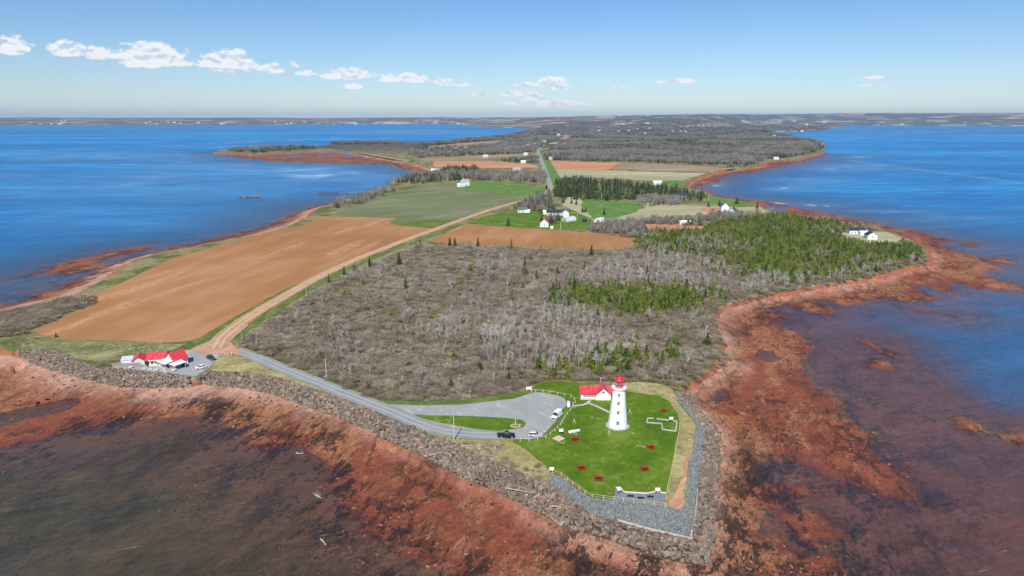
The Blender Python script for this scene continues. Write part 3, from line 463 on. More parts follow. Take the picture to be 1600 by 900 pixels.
# ------------------------------------------------------------------ mesh building
class MB:
    def __init__(s): s.v = []; s.f = []; s.mi = []; s.cur = 0
    def add(s, vs, fs, M=None):
        b = len(s.v); s.v += [tuple(M @ Vector(p)) if M else tuple(p) for p in vs]; s.f += [tuple(i+b for i in f) for f in fs]; s.mi += [s.cur]*len(fs)
    def box(s, cx, cy, cz, sx, sy, sz, rz=0, M=None, taper=1.0):   # cz = bottom
        vs = []; x, y = sx/2, sy/2
        for z, k in ((0, 1), (sz, taper)): vs += [(-x*k, -y*k, z), (x*k, -y*k, z), (x*k, y*k, z), (-x*k, y*k, z)]
        T = Matrix.Translation((cx, cy, cz)) @ Matrix.Rotation(rz, 4, 'Z'); T = M @ T if M else T
        s.add(vs, [(3, 2, 1, 0), (4, 5, 6, 7), (0, 1, 5, 4), (1, 2, 6, 5), (2, 3, 7, 6), (3, 0, 4, 7)], T)
    def prism(s, prof, y0, y1, M=None, k=1.0, kz=0):                # profile in x,z extruded along y
        n = len(prof); cx = sum(p[0] for p in prof)/n
        vs = [(x, y0, z) for x, z in prof]+[(cx+(x-cx)*k, y1, z) for x, z in prof]
        s.add(vs, [tuple(range(n)), tuple(range(2*n-1, n-1, -1))]+[(i, i+n, (i+1) % n+n, (i+1) % n) for i in range(n)], M)
    def tube(s, a, b, r, r2=None, n=6):
        a = Vector(a); b = Vector(b); q = (b-a).to_track_quat('Z', 'Y').to_matrix().to_4x4(); L = (b-a).length; r2 = r if r2 is None else r2
        vs = [(r*math.cos(i*math.tau/n), r*math.sin(i*math.tau/n), 0) for i in range(n)]+[(r2*math.cos(i*math.tau/n), r2*math.sin(i*math.tau/n), L) for i in range(n)]
        s.add(vs, [(i, (i+1) % n, (i+1) % n+n, i+n) for i in range(n)]+[tuple(range(n-1, -1, -1)), tuple(range(n, 2*n))], Matrix.Translation(a) @ q)
    def lathe(s, prof, n=24, M=None):
        vs = [(r*math.cos(i*math.tau/n), r*math.sin(i*math.tau/n), z) for r, z in prof for i in range(n)]; m_ = len(prof)
        fs = [(j*n+i, j*n+(i+1) % n, (j+1)*n+(i+1) % n, (j+1)*n+i) for j in range(m_-1) for i in range(n)]
        s.add(vs, fs+[tuple(range((m_-1)*n, m_*n)), tuple(range(n-1, -1, -1))], M)
    def mesh(s, name, mats, smooth=False):
        me = bpy.data.meshes.new(name); me.from_pydata(s.v, [], s.f); mats = mats if isinstance(mats, (list, tuple)) else [mats]
        for m_ in mats: me.materials.append(m_)
        if len(mats) > 1: me.polygons.foreach_set('material_index', s.mi)
        if smooth: me.polygons.foreach_set('use_smooth', [True]*len(me.polygons))
        me.update(); return me
    def build(s, name, mats, parent=None, smooth=False, loc=None, rz=None):
        o = link(bpy.data.objects.new(name, s.mesh(name, mats, smooth)), parent)
        if loc is not None: o.location = loc
        if rz is not None: o.rotation_euler.z = rz
        return o
def thing(name, label, cat, loc=(0, 0, 0), rz=0, group=None):
    o = link(bpy.data.objects.new(name, None)); o.location = loc; o.rotation_euler.z = rz; tag(o, label, cat, group); o.empty_display_size = .5; return o
def copy_tree(o, parent=None):
    c = o.copy(); link(c, parent)
    for ch in list(o.children): copy_tree(ch, c)
    return c
MW = plain('white_paint', (.80, .80, .78), .55, .4, .04, 3); MRED = plain('red_paint', (.55, .025, .03), .45, .5, .15, 2); MCRIM = plain('crimson_roof', (.60, .045, .06), .5, .5, .12, 1.2)
MGREY = plain('grey_roof', (.33, .35, .37), .6, .4); MDARK = plain('dark_roof', (.035, .045, .07), .4, .5); MGREEN = plain('green_roof', (.07, .16, .11), .6); MTEAL = plain('teal_roof', (.03, .10, .13), .5)
MGLS = plain('window_glass', (.03, .04, .05), .08, .8, .1); MWOOD = plain('weathered_wood', (.30, .27, .23), .9, .2, .3, 4); MPALEW = plain('pale_wood', (.58, .50, .30), .8, .2, .2, 4); MBLACK = plain('black_paint', (.012, .013, .016), .25, .6); MTYRE = plain('tyre_rubber', (.02, .02, .02), .8)
MSILV = plain('silver_paint', (.50, .51, .52), .3, .6, .05); MCONC = plain('concrete', (.42, .41, .39), .9, .2, .2, 1.5); MBEIGE = plain('beige_boards', (.62, .5, .38), .8); MPOLE = plain('pole_wood', (.42, .38, .33), .9, .2, .2, 3); MBONE = plain('bleached_wood', (.50, .45, .40), .85, .2, .2, 5); MBRN = plain('brown_paint', (.12, .06, .04), .6)
MCREAM = plain('cream_boards', (.66, .63, .55), .7); MMETAL = plain('galvanised_metal', (.55, .6, .62), .4, .6)
# ---- houses
def house(name, label, px, w, d, h, rise, rz=0, wall=MW, roof=MGREY, detail=2, group=None, loc=None, cat='house', ridge='x', cut=.35):
    x, y = W(*px) if px else loc[:2]; z = float(hill(np.array([x]), np.array([y]))[0]) if detail < 2 else 0
    t_ = thing(name, label, cat, (x, y, z), rz+(math.pi/2 if ridge == 'y' else 0), group)
    if ridge == 'y': w, d = d, w
    b = MB(); b.prism([(-d/2, 0), (d/2, 0), (d/2, h), (0, h+rise), (-d/2, h)], -w/2, w/2, Matrix.Rotation(-math.pi/2, 4, 'Z')); b.build('wall', wall, t_)
    r = MB(); ov = cut; th = .18; s = rise/(d/2)
    for sg in (-1, 1):
        ex = sg*(d/2+ov); ez = h-ov*s
        r.prism([(0, h+rise+.02), (ex, ez+.02), (ex, ez+th+.02), (0, h+rise+th+.02)], -w/2-ov, w/2+ov, Matrix.Rotation(-math.pi/2, 4, 'Z'))
    ro = r.build('roof', roof, t_)
    if detail:
        wb = MB(); wb.box(0, 0, 0, .95, .06, 1.1); wm = wb.mesh('window', MGLS); fb = MB(); fb.box(0, 0, -.08, 1.15, .04, 1.26); fm = fb.mesh('frame', MCREAM)
        n = max(2, int(w/3)); k = 0
        for i in range(n):
            xx = -w/2+w*(i+.5)/n
            for yy in (-d/2, d/2):
                if i == n//2 and yy < 0:
                    db = MB(); db.box(0, 0, 0, .95, .08, 2.0); od = db.build('door', MBRN, t_); od.location = (xx, yy-.03, .05); continue
                o = link(bpy.data.objects.new('window', wm), t_); o.location = (xx, yy+(.03 if yy > 0 else -.03), .95); f_ = link(bpy.data.objects.new('frame', fm), o)
        for sx in (-1, 1):
            o = link(bpy.data.objects.new('window', wm), t_); o.location = (sx*(w/2+.02), 0, h*.35); o.rotation_euler.z = math.pi/2
        if detail > 1: cb = MB(); cb.box(w*.22, d*.12, h+rise*.5, .6, .6, rise*.5+.9); cb.build('chimney', MCONC, ro)
    return t_
house('farmhouse', 'white farmhouse with grey roof in the bright pasture', (727, 290), 11, 9, 6, 4, .5, MW, MGREY, 1)
house('farmhouse_wing', 'low white wing joined to the pasture farmhouse', (721, 291.5), 8, 7, 3.5, 3, .5, MW, MGREY, 1, cat='house', ridge='y')
house('shed', 'tiny white shed left of the pasture farmhouse', (717, 292), 5, 5, 3, 2, .3, MW, MW, 0, cat='shed')
house('bungalow', 'white bungalow with green roof beside the dirt road', (816, 331.5), 10, 8, 3, 2.6, .1, MW, MGREEN, 1)
house('shed', 'low white shed right of the green roofed bungalow', (824, 332), 5, 4, 2.4, 1, .1, MW, MW, 0, cat='shed')
house('long_house', 'long white house with dark blue roof behind the red roofed house', (868, 336), 19, 9, 3.2, 2.6, .05, MW, MDARK, 1)
house('house_wing', 'white wing at the right end of the dark roofed house', (884, 338), 6, 8, 3.6, 2.2, 0, MW, MW, 1, ridge='y')
house('garage', 'small white garage at the left end of the dark roofed house', (853, 334.5), 6, 6, 2.8, 1.4, 0, MW, MW, 0, cat='garage')
house('red_roofed_house', 'white house with steep red roof above the ploughed field', (851, 354), 8, 8, 4, 3.6, -.15, MW, MRED, 2, ridge='y')
house('shed', 'tiny white shed at the corner of the field by the red roofed house', (862, 358), 2.2, 2, 1.8, .8, 0, MCREAM, MW, 0, cat='shed')
house('shed', 'small dark blue shed on the farm lawn', (915, 347), 6, 4, 2.2, 1.2, .1, MDARK, MDARK, 0, cat='shed')
house('two_gabled_house', 'left block of the white house with teal roof near the east shore', (1131, 332), 8, 10, 7, 4, -.1, MW, MTEAL, 2, ridge='y')
house('two_gabled_house', 'right block of the white house with teal roof and cream gable', (1144, 336), 10, 11, 4, 4.2, -.5, MCREAM, MTEAL, 2, ridge='y')
house('mobile_home', 'long low white mobile home in the wood', (1070, 350.5), 11, 5, 3, .7, 0, MW, MW, 1)
house('cottage', 'long white cottage in the clearing above the east point', (1337, 365), 13, 7, 3.4, 2, -.12, MW, MDARK, 1)
house('cottage', 'white gabled cottage nearest the east point', (1360, 373), 8, 8, 3.6, 2.6, -.1, MW, MDARK, 1, ridge='y')
house('shed', 'low white link shed between the two east cottages', (1349, 367), 7, 5, 2.6, 1, -.1, MW, MW, 0, cat='shed')
house('house', 'white house with pale roof among the spruces by the east beach', (1027, 288.5), 13, 8, 3.5, 2.4, 0, MW, MW, 1)
house('house', 'dark roofed house hidden in the spruce belt', (1063, 309), 16, 8, 3.4, 3, 0, MWOOD, MDARK, 1)
house('house', 'pale house at the shore end of the north spruce row', (680, 269.5), 16, 10, 4, 3.2, .1, MCREAM, MCREAM, 1)
house('house', 'white house left of the paved road beside the orange field', (807, 269), 14, 10, 5, 4.2, .3, MW, MGREY, 1)
# quonset barns
def quonset(label, px, r, L, rz, m_):
    x, y = W(*px); t_ = thing('quonset_hut', label, 'barn', (x, y, 0), rz)
    n = 12; b = MB(); pr_ = [(r*math.cos(a), r*1.05*math.sin(a)) for a in np.linspace(0, math.pi, n)]
    b.prism(pr_, -L/2, L/2); b.build('shell', m_, t_)
    r_ = MB()
    for k in range(7):
        yy = -L/2+.3+k*(L-.6)/6; 
        for a, c in zip(pr_[:-1], pr_[1:]): r_.tube((a[0]*1.01, yy, a[1]*1.01), (c[0]*1.01, yy, c[1]*1.01), .07, n=4)
    r_.build('rib', MGREY, t_); d_ = MB(); d_.box(0, -L/2-.05, 0, r*.9, .1, r*.75); d_.build('door', MGREY, t_)
quonset('grey metal barn with round roof right of the long house', (889, 345), 4.2, 13, -.9, MMETAL)
quonset('white round roofed hut at the edge of the bare trees', (938, 347), 4.4, 9, -.7, MW)
# far houses, each standing where the photo shows a pale speck
FARH = [(818, 255, 'small white house left of the paved road, upper of two'), (827, 253.5, 'small white house left of the paved road, nearest the tarmac'), (822, 242.5, 'small white house above the stubble strip'), (861, 249.5, 'low white bungalow at the left end of the orange field'), (851, 222.5, 'white house at the top of the paved road'), (880, 227, 'white house in woods right of the road bend'), (837, 227, 'white house left of the road bend'), (826, 228.5, 'white house further left of the road bend'), (804, 235, 'white house on the green strip beside the paved road'), (793, 235.5, 'white house on the green strip, second from the road'), (703, 239.5, 'grey and white house on the green strip near the marsh'), (713, 233.5, 'white house below the long tan field'), (727, 233, 'white shed below the long tan field'), (758, 246, 'white house above the orange field'), (1188, 243, 'long white house in trees above the east point'), (1203, 243.5, 'tall white house in trees above the east point'), (1212, 249.5, 'low white cottage on the east point beach'), (1209, 214, 'white house on the far east headland'), (873, 212, 'white house alone in the inland wood'), (936, 206, 'white farm in the inland wood'), (966, 207, 'white barn below the pale inland field'), (982, 206, 'pale barn at the middle of the inland woods'), (1008, 210, 'long pale barn in the inland woods'), (1015, 202.5, 'white farm house on the pale inland field'), (996, 203, 'small white house on the pale inland field'), (973, 198, 'white silo shaped house on the inland ridge'), (1012, 198, 'white barn on the inland ridge'), (1051, 207, 'white farm right of the inland field'), (1063, 207, 'white shed right of the inland farm'), (1071, 207.5, 'small shed at the right end of the inland farm'), (905, 213, 'grey roofed house in the inland wood'), (936, 194, 'white house far inland on the ridge'), (1260, 196, 'white house beside the far inlet'), (1253, 206, 'low white house on the far east beach')]
for x, y, lb in FARH:
    k = math.hypot(*W(x, y))/2000; sc = .75+.38*k
    house('far_house', lb, (x, y), 11*sc, 8*sc, 3.6*sc, 2.6*sc, random.uniform(-.5, .5), MCREAM, random.choice([MCREAM, MGREY, MMETAL]), 0)
hb = house('far_house', 'tiny white buildings of the town on the far shore', None, 55, 30, 14, 9, 0, MCREAM, MGREY, 0, 'white buildings of the far shore', loc=(-6000, 12500))
def ground_z(x, y): return float(hill(np.array([x]), np.array([y]))[0])
hb.location = (-6050, 12600, ground_z(-6050, 12600))
for i in range(56):
    if i < 42: a = math.radians(random.uniform(-40, -3)); d = random.uniform(12400, 15200)
    else: a = math.radians(random.uniform(5, 36)); d = random.uniform(12200, 14500)
    c = copy_tree(hb); x = d*math.sin(a); y = d*math.cos(a); c.location = (x, y, ground_z(x, y)); c.rotation_euler.z = random.uniform(-.6, .6); s = random.uniform(.35, .9); c.scale = (s*1.3, s, s)
    if i >= 42: c['label'] = 'tiny white buildings on the hills across the east bay'; c['group'] = 'white buildings across the east bay'
#@@PART3
# ------------------------------------------------------------------ lighthouse
lx, ly = W(965, 665.3)
L = thing('lighthouse', 'tall white round tapering lighthouse with red lantern standing on the lawn', 'lighthouse', (lx, ly, .12))
b = MB(); b.lathe([(3.95, -.1), (3.95, .12), (3.7, .2), (3.3, .2)], 40); b.build('base', MCONC, L)
M_SHING = mat('white_shingles', lambda t: t.pr(t.mix(t.ss(t.noise(.5, 5, .7, t.vmul(t.pos(), (1, 1, .25))), .5, .75), (.82, .82, .80), (.68, .68, .66)), .6, .3, t.bump(t.noise(5, 3, .6, t.vmul(t.pos(), (.4, .4, 2))), .25, .05)))
b = MB(); b.lathe([(3.28, .15), (3.22, .4), (2.62, 6.6), (1.98, 12.9), (1.95, 13.0)], 48); b.build('tower', M_SHING, L, True)
b = MB(); b.lathe([(1.95, 12.9), (2.05, 13.05), (2.42, 13.45), (2.5, 13.5), (2.5, 13.72), (1.2, 13.72)], 40); b.build('gallery', MW, L)
b = MB(); b.lathe([(2.42, 13.72), (2.42, 13.78), (1.4, 13.78)], 40); b.build('gallery_deck', MW, L)
rl = MB()
for i in range(20):
    a = i*math.tau/20; rl.tube((2.38*math.cos(a), 2.38*math.sin(a), 13.75), (2.38*math.cos(a), 2.38*math.sin(a), 14.65), .03, n=4)
for z in (14.2, 14.65):
    for i in range(20): a = i*math.tau/20; c = (i+1)*math.tau/20; rl.tube((2.38*math.cos(a), 2.38*math.sin(a), z), (2.38*math.cos(c), 2.38*math.sin(c), z), .03, n=4)
rl.build('railing', MW, L)
b = MB(); b.lathe([(1.34, 13.74), (1.34, 14.75), (1.40, 14.78), (1.40, 14.86), (1.2, 14.86)], 12); b.build('lantern_base', MRED, L)
b = MB(); b.lathe([(1.18, 14.84), (1.18, 16.15)], 12); b.build('lantern_glass', MGLS, L)
for i in range(12):
    a = i*math.tau/12; b = MB(); b.tube((1.25*math.cos(a), 1.25*math.sin(a), 14.84), (1.25*math.cos(a), 1.25*math.sin(a), 16.2), .075, n=4); b.build('glazing_bar', MW, L)
b = MB(); b.lathe([(.25, 14.9), (.4, 15.1), (.4, 15.7), (.2, 15.9)], 10); b.build('lamp', plain('lens_glass', (.7, .7, .65), .1), L)
b = MB(); b.lathe([(1.3, 16.12), (1.78, 16.14), (1.78, 16.28), (1.1, 16.95), (.45, 17.45), (.32, 17.6), (.32, 17.85), (.05, 18.05), (.04, 18.4)], 16); b.build('roof', MRED, L)
view_a = math.atan2(-ly, -lx)
for i, z in enumerate((1.6, 5.2, 8.4, 11.2)):
    r = 3.22-(3.22-1.98)*(z)/12.9; s = 1-.06*i
    T = Matrix.Rotation(view_a-math.pi/2+math.radians(3), 4, 'Z')
    b = MB(); b.box(0, 0, 0, .95*s, .3, 1.25*s); w_ = b.build('window', MCREAM, L); w_.location = ((r-.06)*math.cos(view_a), (r-.06)*math.sin(view_a), z); w_.rotation_euler.z = view_a-math.pi/2
    for sx in (-1, 1):
        for sz in (0, 1): b = MB(); b.box(sx*.22*s, .17, .12*s+sz*.55*s, .34*s, .04, .46*s); b.build('pane', MGLS, w_)
    b = MB(); b.prism([(-.6*s, 1.25*s), (.6*s, 1.25*s), (0, 1.55*s)], -.12, .28); b.build('sill', MCREAM, w_)
    b.cur = 0
db = MB(); db.box(0, 0, 0, 1.2, .5, 2.3); dd = db.build('door', MBRN, L); aa = math.radians(12); dd.location = (3.15*math.cos(aa), 3.15*math.sin(aa), .15); dd.rotation_euler.z = aa-math.pi/2
# ------------------------------------------------------------------ keeper building
kx, ky = W(907.5, 624.3); kx2, _ = W(957, 624.3)
K = thing('keeper_house', 'white building with ribbed red roof and front gable beside the lighthouse', 'building', (kx, ky, .12))
wd_ = kx2-kx; wh = 2.35; RR = Matrix.Rotation(-math.pi/2, 4, 'Z')
b = MB(); b.prism([(-5.6, 0), (0, 0), (0, wh), (-2.8, wh+1.75), (-5.6, wh)], 0, wd_, Matrix(((0, 1, 0, 0), (-1, 0, 0, 0), (0, 0, 1, 0), (0, 0, 0, 1)))); b.build('wall', MW, K)
def slab(a, b_, c, d, th=.14):   # roof plate from four top corners
    mb = MB(); up = Vector((0, 0, th)); P = [Vector(p) for p in (a, b_, c, d)]; mb.add([p for p in P]+[p+up for p in P], [(0, 1, 2, 3), (7, 6, 5, 4), (0, 4, 5, 1), (1, 5, 6, 2), (2, 6, 7, 3), (3, 7, 4, 0)]); return mb
MRROOF = mat('coral_metal_roof', lambda t: t.pr(t.mix(t.ss(t.noise(.8, 4), .35, .65), (.52, .035, .055), (.64, .075, .095)), .4, .5))
e = wh-.28; rz_ = wh+1.78; ro = slab((-.5, -.45, e), (wd_+.5, -.45, e), (wd_+.5, 2.8, rz_), (-.5, 2.8, rz_)).build('roof', MRROOF, K)
slab((wd_+.5, 6.05, e), (-.5, 6.05, e), (-.5, 2.81, rz_), (wd_+.5, 2.81, rz_)).build('roof', MRROOF, K)
for k in range(17):
    x = -.3+k*(wd_+.6)/16
    if 5.3 < x < 12: continue
    rb = MB(); rb.tube((x, -.46, e+.16), (x, 2.8, rz_+.16), .05, n=4); rb.build('roof_rib', MRED, ro)
gx0, gx1 = W(930.5, 625)[0]-kx, W(954, 625)[0]-kx; gm = (gx0+gx1)/2; gh = (gx1-gx0)/2
b = MB(); b.prism([(gx0, 0), (gx1, 0), (gx1, wh-.1), (gm, wh+2.35), (gx0, wh-.1)], -.9, 2.6); b.build('front_gable', MW, K)
ea = wh-.1-.38; ap = wh+2.4
slab((gx0-.45, 3.2, ea), (gx0-.45, -1.35, ea), (gm, -1.35, ap), (gm, 5.6, ap)).build('gable_roof', MRROOF, K)
slab((gx1+.45, -1.35, ea), (gx1+.45, 3.2, ea), (gm+.01, 5.6, ap), (gm+.01, -1.35, ap)).build('gable_roof', MRROOF, K)
b = MB(); b.box(gm, -.93, wh+.35, .7, .06, .7); b.build('window', MGLS, K)
b = MB(); b.box((gx0+.4)/2, -.06, .95, gx0-1.2, .08, 1.15); pw = b.build('window_band', plain('grey_shutter', (.28, .31, .33)), K)
for k in range(5): b = MB(); b.box(.9+k*(gx0-1.4)/4, -.12, .85, .12, .06, 1.35); b.build('post', MCREAM, K)
b = MB(); b.box(gx0*.5, -.2, 0, gx0+.2, .25, .6); b.build('plinth', MCREAM, K)
b = MB(); b.box(wd_-.35, -.06, .05, .8, .1, 1.9); b.build('door', MBRN, K)
b = MB(); b.tube((gm-.4, 5.4, ap), (gm-.4, 5.4, ap+1.4), .06); b.box(gm-.4, 5.4, ap+1.3, .25, .25, .25); b.build('roof_vent', MW, K)
# ------------------------------------------------------------------ harbour side restaurant (red roofs)
def at(p, z=0): x, y = W(*p); return Vector((x, y, z))
RX, RY = W(232, 575)
R1 = thing('restaurant', 'cream restaurant hall with coral red roof facing the rocks', 'restaurant', (RX, RY, .12), .12)
def gab(name, parent, x0, x1, y0, y1, h, rise, wallm, roofm, ridge='x', ov=.4, offs=(0, 0)):
    b = MB(); 
    if ridge == 'x':
        m_ = (y0+y1)/2; b.prism([(-y1, 0), (-y0, 0), (-y0, h), (-m_, h+rise), (-y1, h)], x0, x1, Matrix(((0, 1, 0, 0), (-1, 0, 0, 0), (0, 0, 1, 0), (0, 0, 0, 1)))); b.build('wall', wallm, parent)
        s = rise/((y1-y0)/2); e = h-ov*s+.02
        slab((x0-ov, y0-ov, e), (x1+ov, y0-ov, e), (x1+ov, m_, h+rise+.02), (x0-ov, m_, h+rise+.02)).build('roof', roofm, parent)
        slab((x1+ov, y1+ov, e), (x0-ov, y1+ov, e), (x0-ov, m_+.01, h+rise+.02), (x1+ov, m_+.01, h+rise+.02)).build('roof', roofm, parent)
    else:
        m_ = (x0+x1)/2; b.prism([(x0, 0), (x1, 0), (x1, h), (m_, h+rise), (x0, h)], y0, y1); b.build('wall', wallm, parent)
        s = rise/((x1-x0)/2); e = h-ov*s+.02
        slab((x0-ov, y1+ov, e), (x0-ov, y0-ov, e), (m_, y0-ov, h+rise+.02), (m_, y1+ov, h+rise+.02)).build('roof', roofm, parent)
        slab((x1+ov, y0-ov, e), (x1+ov, y1+ov, e), (m_+.01, y1+ov, h+rise+.02), (m_+.01, y0-ov, h+rise+.02)).build('roof', roofm, parent)
gab('hall', R1, -1.5, 5.6, 2.0, 9.5, 2.6, 2.1, MCREAM, MRROOF)
for k in range(4): b = MB(); b.box(-.8+k*1.7, 1.94, 1.0, 1.1, .08, 1.0); b.build('window', MGLS, R1)
b = MB(); b.box(-1.0, 1.93, 0, .9, .1, 2.0); b.build('door', MBLACK, R1)
b = MB(); b.box(2.2, 1.5, 2.35, 5.2, .12, .32); b.build('sign', MW, R1)
R1b = thing('restaurant_annexe', 'low annexe with dark red roof and cream gable left of the restaurant hall', 'annexe', (W(217, 571)[0], W(217, 571)[1], .12), .35)
gab('annexe', R1b, -2.4, 2.2, 0, 6.5, 2.0, 1.5, MCREAM, MCRIM, 'y')
R2 = thing('restaurant_wing', 'white gabled restaurant wing with red roof turned towards the car park', 'building', (*W(257, 575), .12), -.62)
gab('wing', R2, -3.0, 3.0, 2.5, 8.6, 2.7, 2.9, MW, MCRIM, 'y')
slab((-4.1, -1.2, 2.25), (3.1, -1.2, 2.25), (3.1, 2.45, 2.95), (-4.1, 2.45, 2.95), .12).build('porch_roof', MW, R2)
slab((3.4, .2, 2.15), (7.0, .8, 2.0), (7.0, 5.6, 2.3), (3.4, 5.6, 2.62), .12).build('porch_roof', MW, R2)
for x, y in ((-3.9, -1.0), (-.5, -1.0), (2.9, -1.0), (6.8, .9), (6.8, 5.3), (4.2, .5)): b = MB(); b.box(x, y, 0, .14, .14, 2.2); b.build('post', MCREAM, R2)
b = MB(); b.box(0, 2.44, .9, 3.4, .08, 1.1); b.build('window', MGLS, R2); b = MB(); b.box(5.2, 5.4, 0, 3.4, .12, 2.0); b.build('back_wall', MBLACK, R2)
b = MB(); b.box(-.5, -1.1, .1, 6.8, .1, .55); b.build('rail', MPALEW, R2)
GH = thing('greenhouse', 'small greenish white lean-to hut at the left end of the patio', 'hut', (*W(200, 568), .12), .3)
b = MB(); b.box(0, 0, 0, 4.2, 3.2, 1.9); b.build('wall', MW, GH); slab((-2.3, -1.8, 1.9), (2.3, -1.8, 1.9), (2.3, 1.8, 2.6), (-2.3, 1.8, 2.6), .1).build('roof', MMETAL, GH)
fz = thing('board_fence', 'grey weathered board fence along the restaurant patio', 'fence', (*W(176, 573), .12), .02)
fx = W(222, 573)[0]-W(176, 573)[0]; pm = MB(); pm.box(0, 0, 0, .26, .05, 1.5); pmm = pm.mesh('board', MWOOD); ps = MB(); ps.box(0, .08, 0, .12, .12, 1.6); psm = ps.mesh('post', MWOOD)
for k in range(int(fx/.3)):
    o = link(bpy.data.objects.new('board', pmm), fz); o.location = (k*.3, random.uniform(-.01, .01), random.uniform(-.03, .03))
    if k % 7 == 0: o = link(bpy.data.objects.new('post', psm), fz); o.location = (k*.3, 0, 0)
# patio furniture and panels
def picnic(label, px, m_, s=1.0, rz=0, group=None, cat='picnic table'):
    t_ = thing('picnic_table', label, cat, (*W(*px), .13), rz, group)
    for k in range(5): b = MB(); b.box(0, -.34+k*.17, .72, 1.9, .155, .05); b.build('plank', m_, t_)
    for sg in (-1, 1): b = MB(); b.box(0, sg*.72, .42, 1.9, .28, .05); b.build('seat', m_, t_)
    for sx in (-1, 1):
        for sg in (-1, 1): b = MB(); b.tube((sx*.7, sg*.25, .72), (sx*.7, sg*.72, 0), .06, n=4); b.build('leg', m_, t_)
        b = MB(); b.box(sx*.7, 0, .36, .06, 1.7, .1); b.build('brace', m_, t_)
    t_.scale = (s, s, s); return t_
MREDT = plain('red_painted_wood', (.42, .012, .015), .5)
for (x, y, lb) in [(898, 688.5, 'red picnic table just below the white rowboat'), (908, 733, 'red picnic table at the lower left of the lawn'), (935, 750, 'red picnic table lowest on the lawn'), (1017, 701, 'red picnic table between the ruin outline and the lookout'), (1007, 735, 'red picnic table above the right end of the lookout deck'), (1037, 643, 'red picnic table in the upper right corner of the lawn')]:
    picnic(lb, (x, y), MREDT, 1.2 if y > 650 else 1.0, random.uniform(-.3, .3), 'red picnic tables on the lawn')
for i, (x, y, lb) in enumerate([(226, 578, 'white patio table left of the restaurant door'), (234, 579.5, 'white patio table in front of the restaurant door'), (243, 580, 'white patio table at the right of the restaurant hall'), (272, 580, 'white patio table below the open porch'), (205, 575.5, 'white patio table in the gap of the board fence')]): picnic(lb, (x, y), MW, .9, random.uniform(-.4, .4), 'white patio tables', 'patio table')
def panel_sign(label, px, rz=0):
    t_ = thing('information_panel', label, 'information panel', (*W(*px), .13), rz)
    b = MB(); b.box(0, 0, 1.0, 1.3, .08, .9, M=Matrix.Rotation(math.radians(-20), 4, 'X')); b.build('panel', MW, t_)
    for sx in (-1, 1): b = MB(); b.box(sx*.45, .3, 0, .12, .12, 1.1); b.build('post', MBLACK, t_)
panel_sign('white information panel beside the ruin outline', (1049, 661)); panel_sign('white information panel at the right end of the lookout deck', (1028, 774)); panel_sign('white information panel at the left end of the lookout deck', (969, 773), .5); panel_sign('white information panel by the fence at the gravel corner', (862, 741)); panel_sign('small white information panel next to the square boards', (877, 680))
sheet('lookout_deck', [(962, 764), (968, 764), (976, 771), (1010, 773), (1023, 770.5), (1040, 772.5), (1039, 790), (1000, 785.5), (959, 779.5)], .26, plain('grey_deck', (.20, .21, .22), .85, .2, .1, 1), 'grey lookout deck below the lawn', 3, 0, thick=.2)
for x, y, lb in [(985, 778, 'dark bench left on the lookout deck'), (1001, 781, 'dark bench in the middle of the lookout deck'), (1016, 779, 'dark bench right on the lookout deck')]:
    t_ = thing('bench', lb, 'bench', (*W(x, y), .26), -.05)
    for k in range(3): b = MB(); b.box(0, -.2+k*.2, .45, 1.7, .17, .05); b.build('plank', MBLACK, t_)
    for sx in (-1, 1): b = MB(); b.box(sx*.7, 0, 0, .1, .5, .45); b.build('leg', MBLACK, t_)
# lookout deck curb
def wall_run(name, label, cat, pts, w, h, m_, z=.12):
    t_ = thing(name, label, cat, (*W(*pts[0]), z)); o0 = Vector(W(*pts[0]))
    for a, b_ in zip(pts[:-1], pts[1:]):
        A = Vector(W(*a))-o0; B = Vector(W(*b_))-o0; b = MB(); D = B-A; c = (A+B)/2; b.box(c.x, c.y, 0, D.length-w*.02, w, h, math.atan2(D.y, D.x)); b.build('segment', m_, t_)
wall_run('stone_outline', 'low pale stone outline of a vanished building on the lawn', 'ruin outline', [(1021, 654.5), (1012, 654.5), (1010.5, 661), (1034, 663), (1035, 672), (1056, 674.5), (1057.5, 659), (1026, 655.3)], .45, .3, MCONC)
wall_run('timber_edge', 'pale timber kerb round the lookout deck', 'kerb', [(962, 763.5), (968, 763.5), (976, 770.5), (1010, 772.5), (1023, 770), (1040.3, 772)], .15, .35, MCREAM, .2)
# square boards
sq = thing('board_platform', 'square beige wooden platform lying on the lawn', 'platform', (*W(873, 685.8), .13), .75)
for k in range(9): b = MB(); b.box(-1.3+k*.325, 0, 0, .31, 2.9, .12); b.build('plank', MBEIGE, sq)
b = MB(); b.box(0, 0, .13, .7, .9, .03); b.build('hatch', plain('pink_board', (.6, .3, .25)), sq)
# rowboat
bt = thing('rowboat', 'white wooden rowboat lying on the lawn', 'boat', (*W(898, 676.5), .2), .35)
b = MB(); n = 12; secs = []
for i in range(n):
    s = i/(n-1); x = -2.0+4.0*s; w = .78*math.sin(min(1, (1-s)*1.3+.0)*math.pi/2)**.7*(1 if s > .15 else .82+.18*s/.15)+.02; h = .55+.22*s*s
    secs.append([(x, -w, h), (x, -w*.85, .2), (x, 0, 0.02+.15*s**4), (x, w*.85, .2), (x, w, h), (x, w*.88, h-.02), (x, w*.72, .26), (x, 0, .12+.15*s**4), (x, -w*.72, .26), (x, -w*.88, h-.02)])
vs = [p for s_ in secs for p in s_]; b.add(vs, [(i*10+j, i*10+(j+1) % 10, (i+1)*10+(j+1) % 10, (i+1)*10+j) for i in range(n-1) for j in range(10)]+[tuple(range(10)), tuple(range(n*10-1, n*10-11, -1))]); b.build('hull', MW, bt)
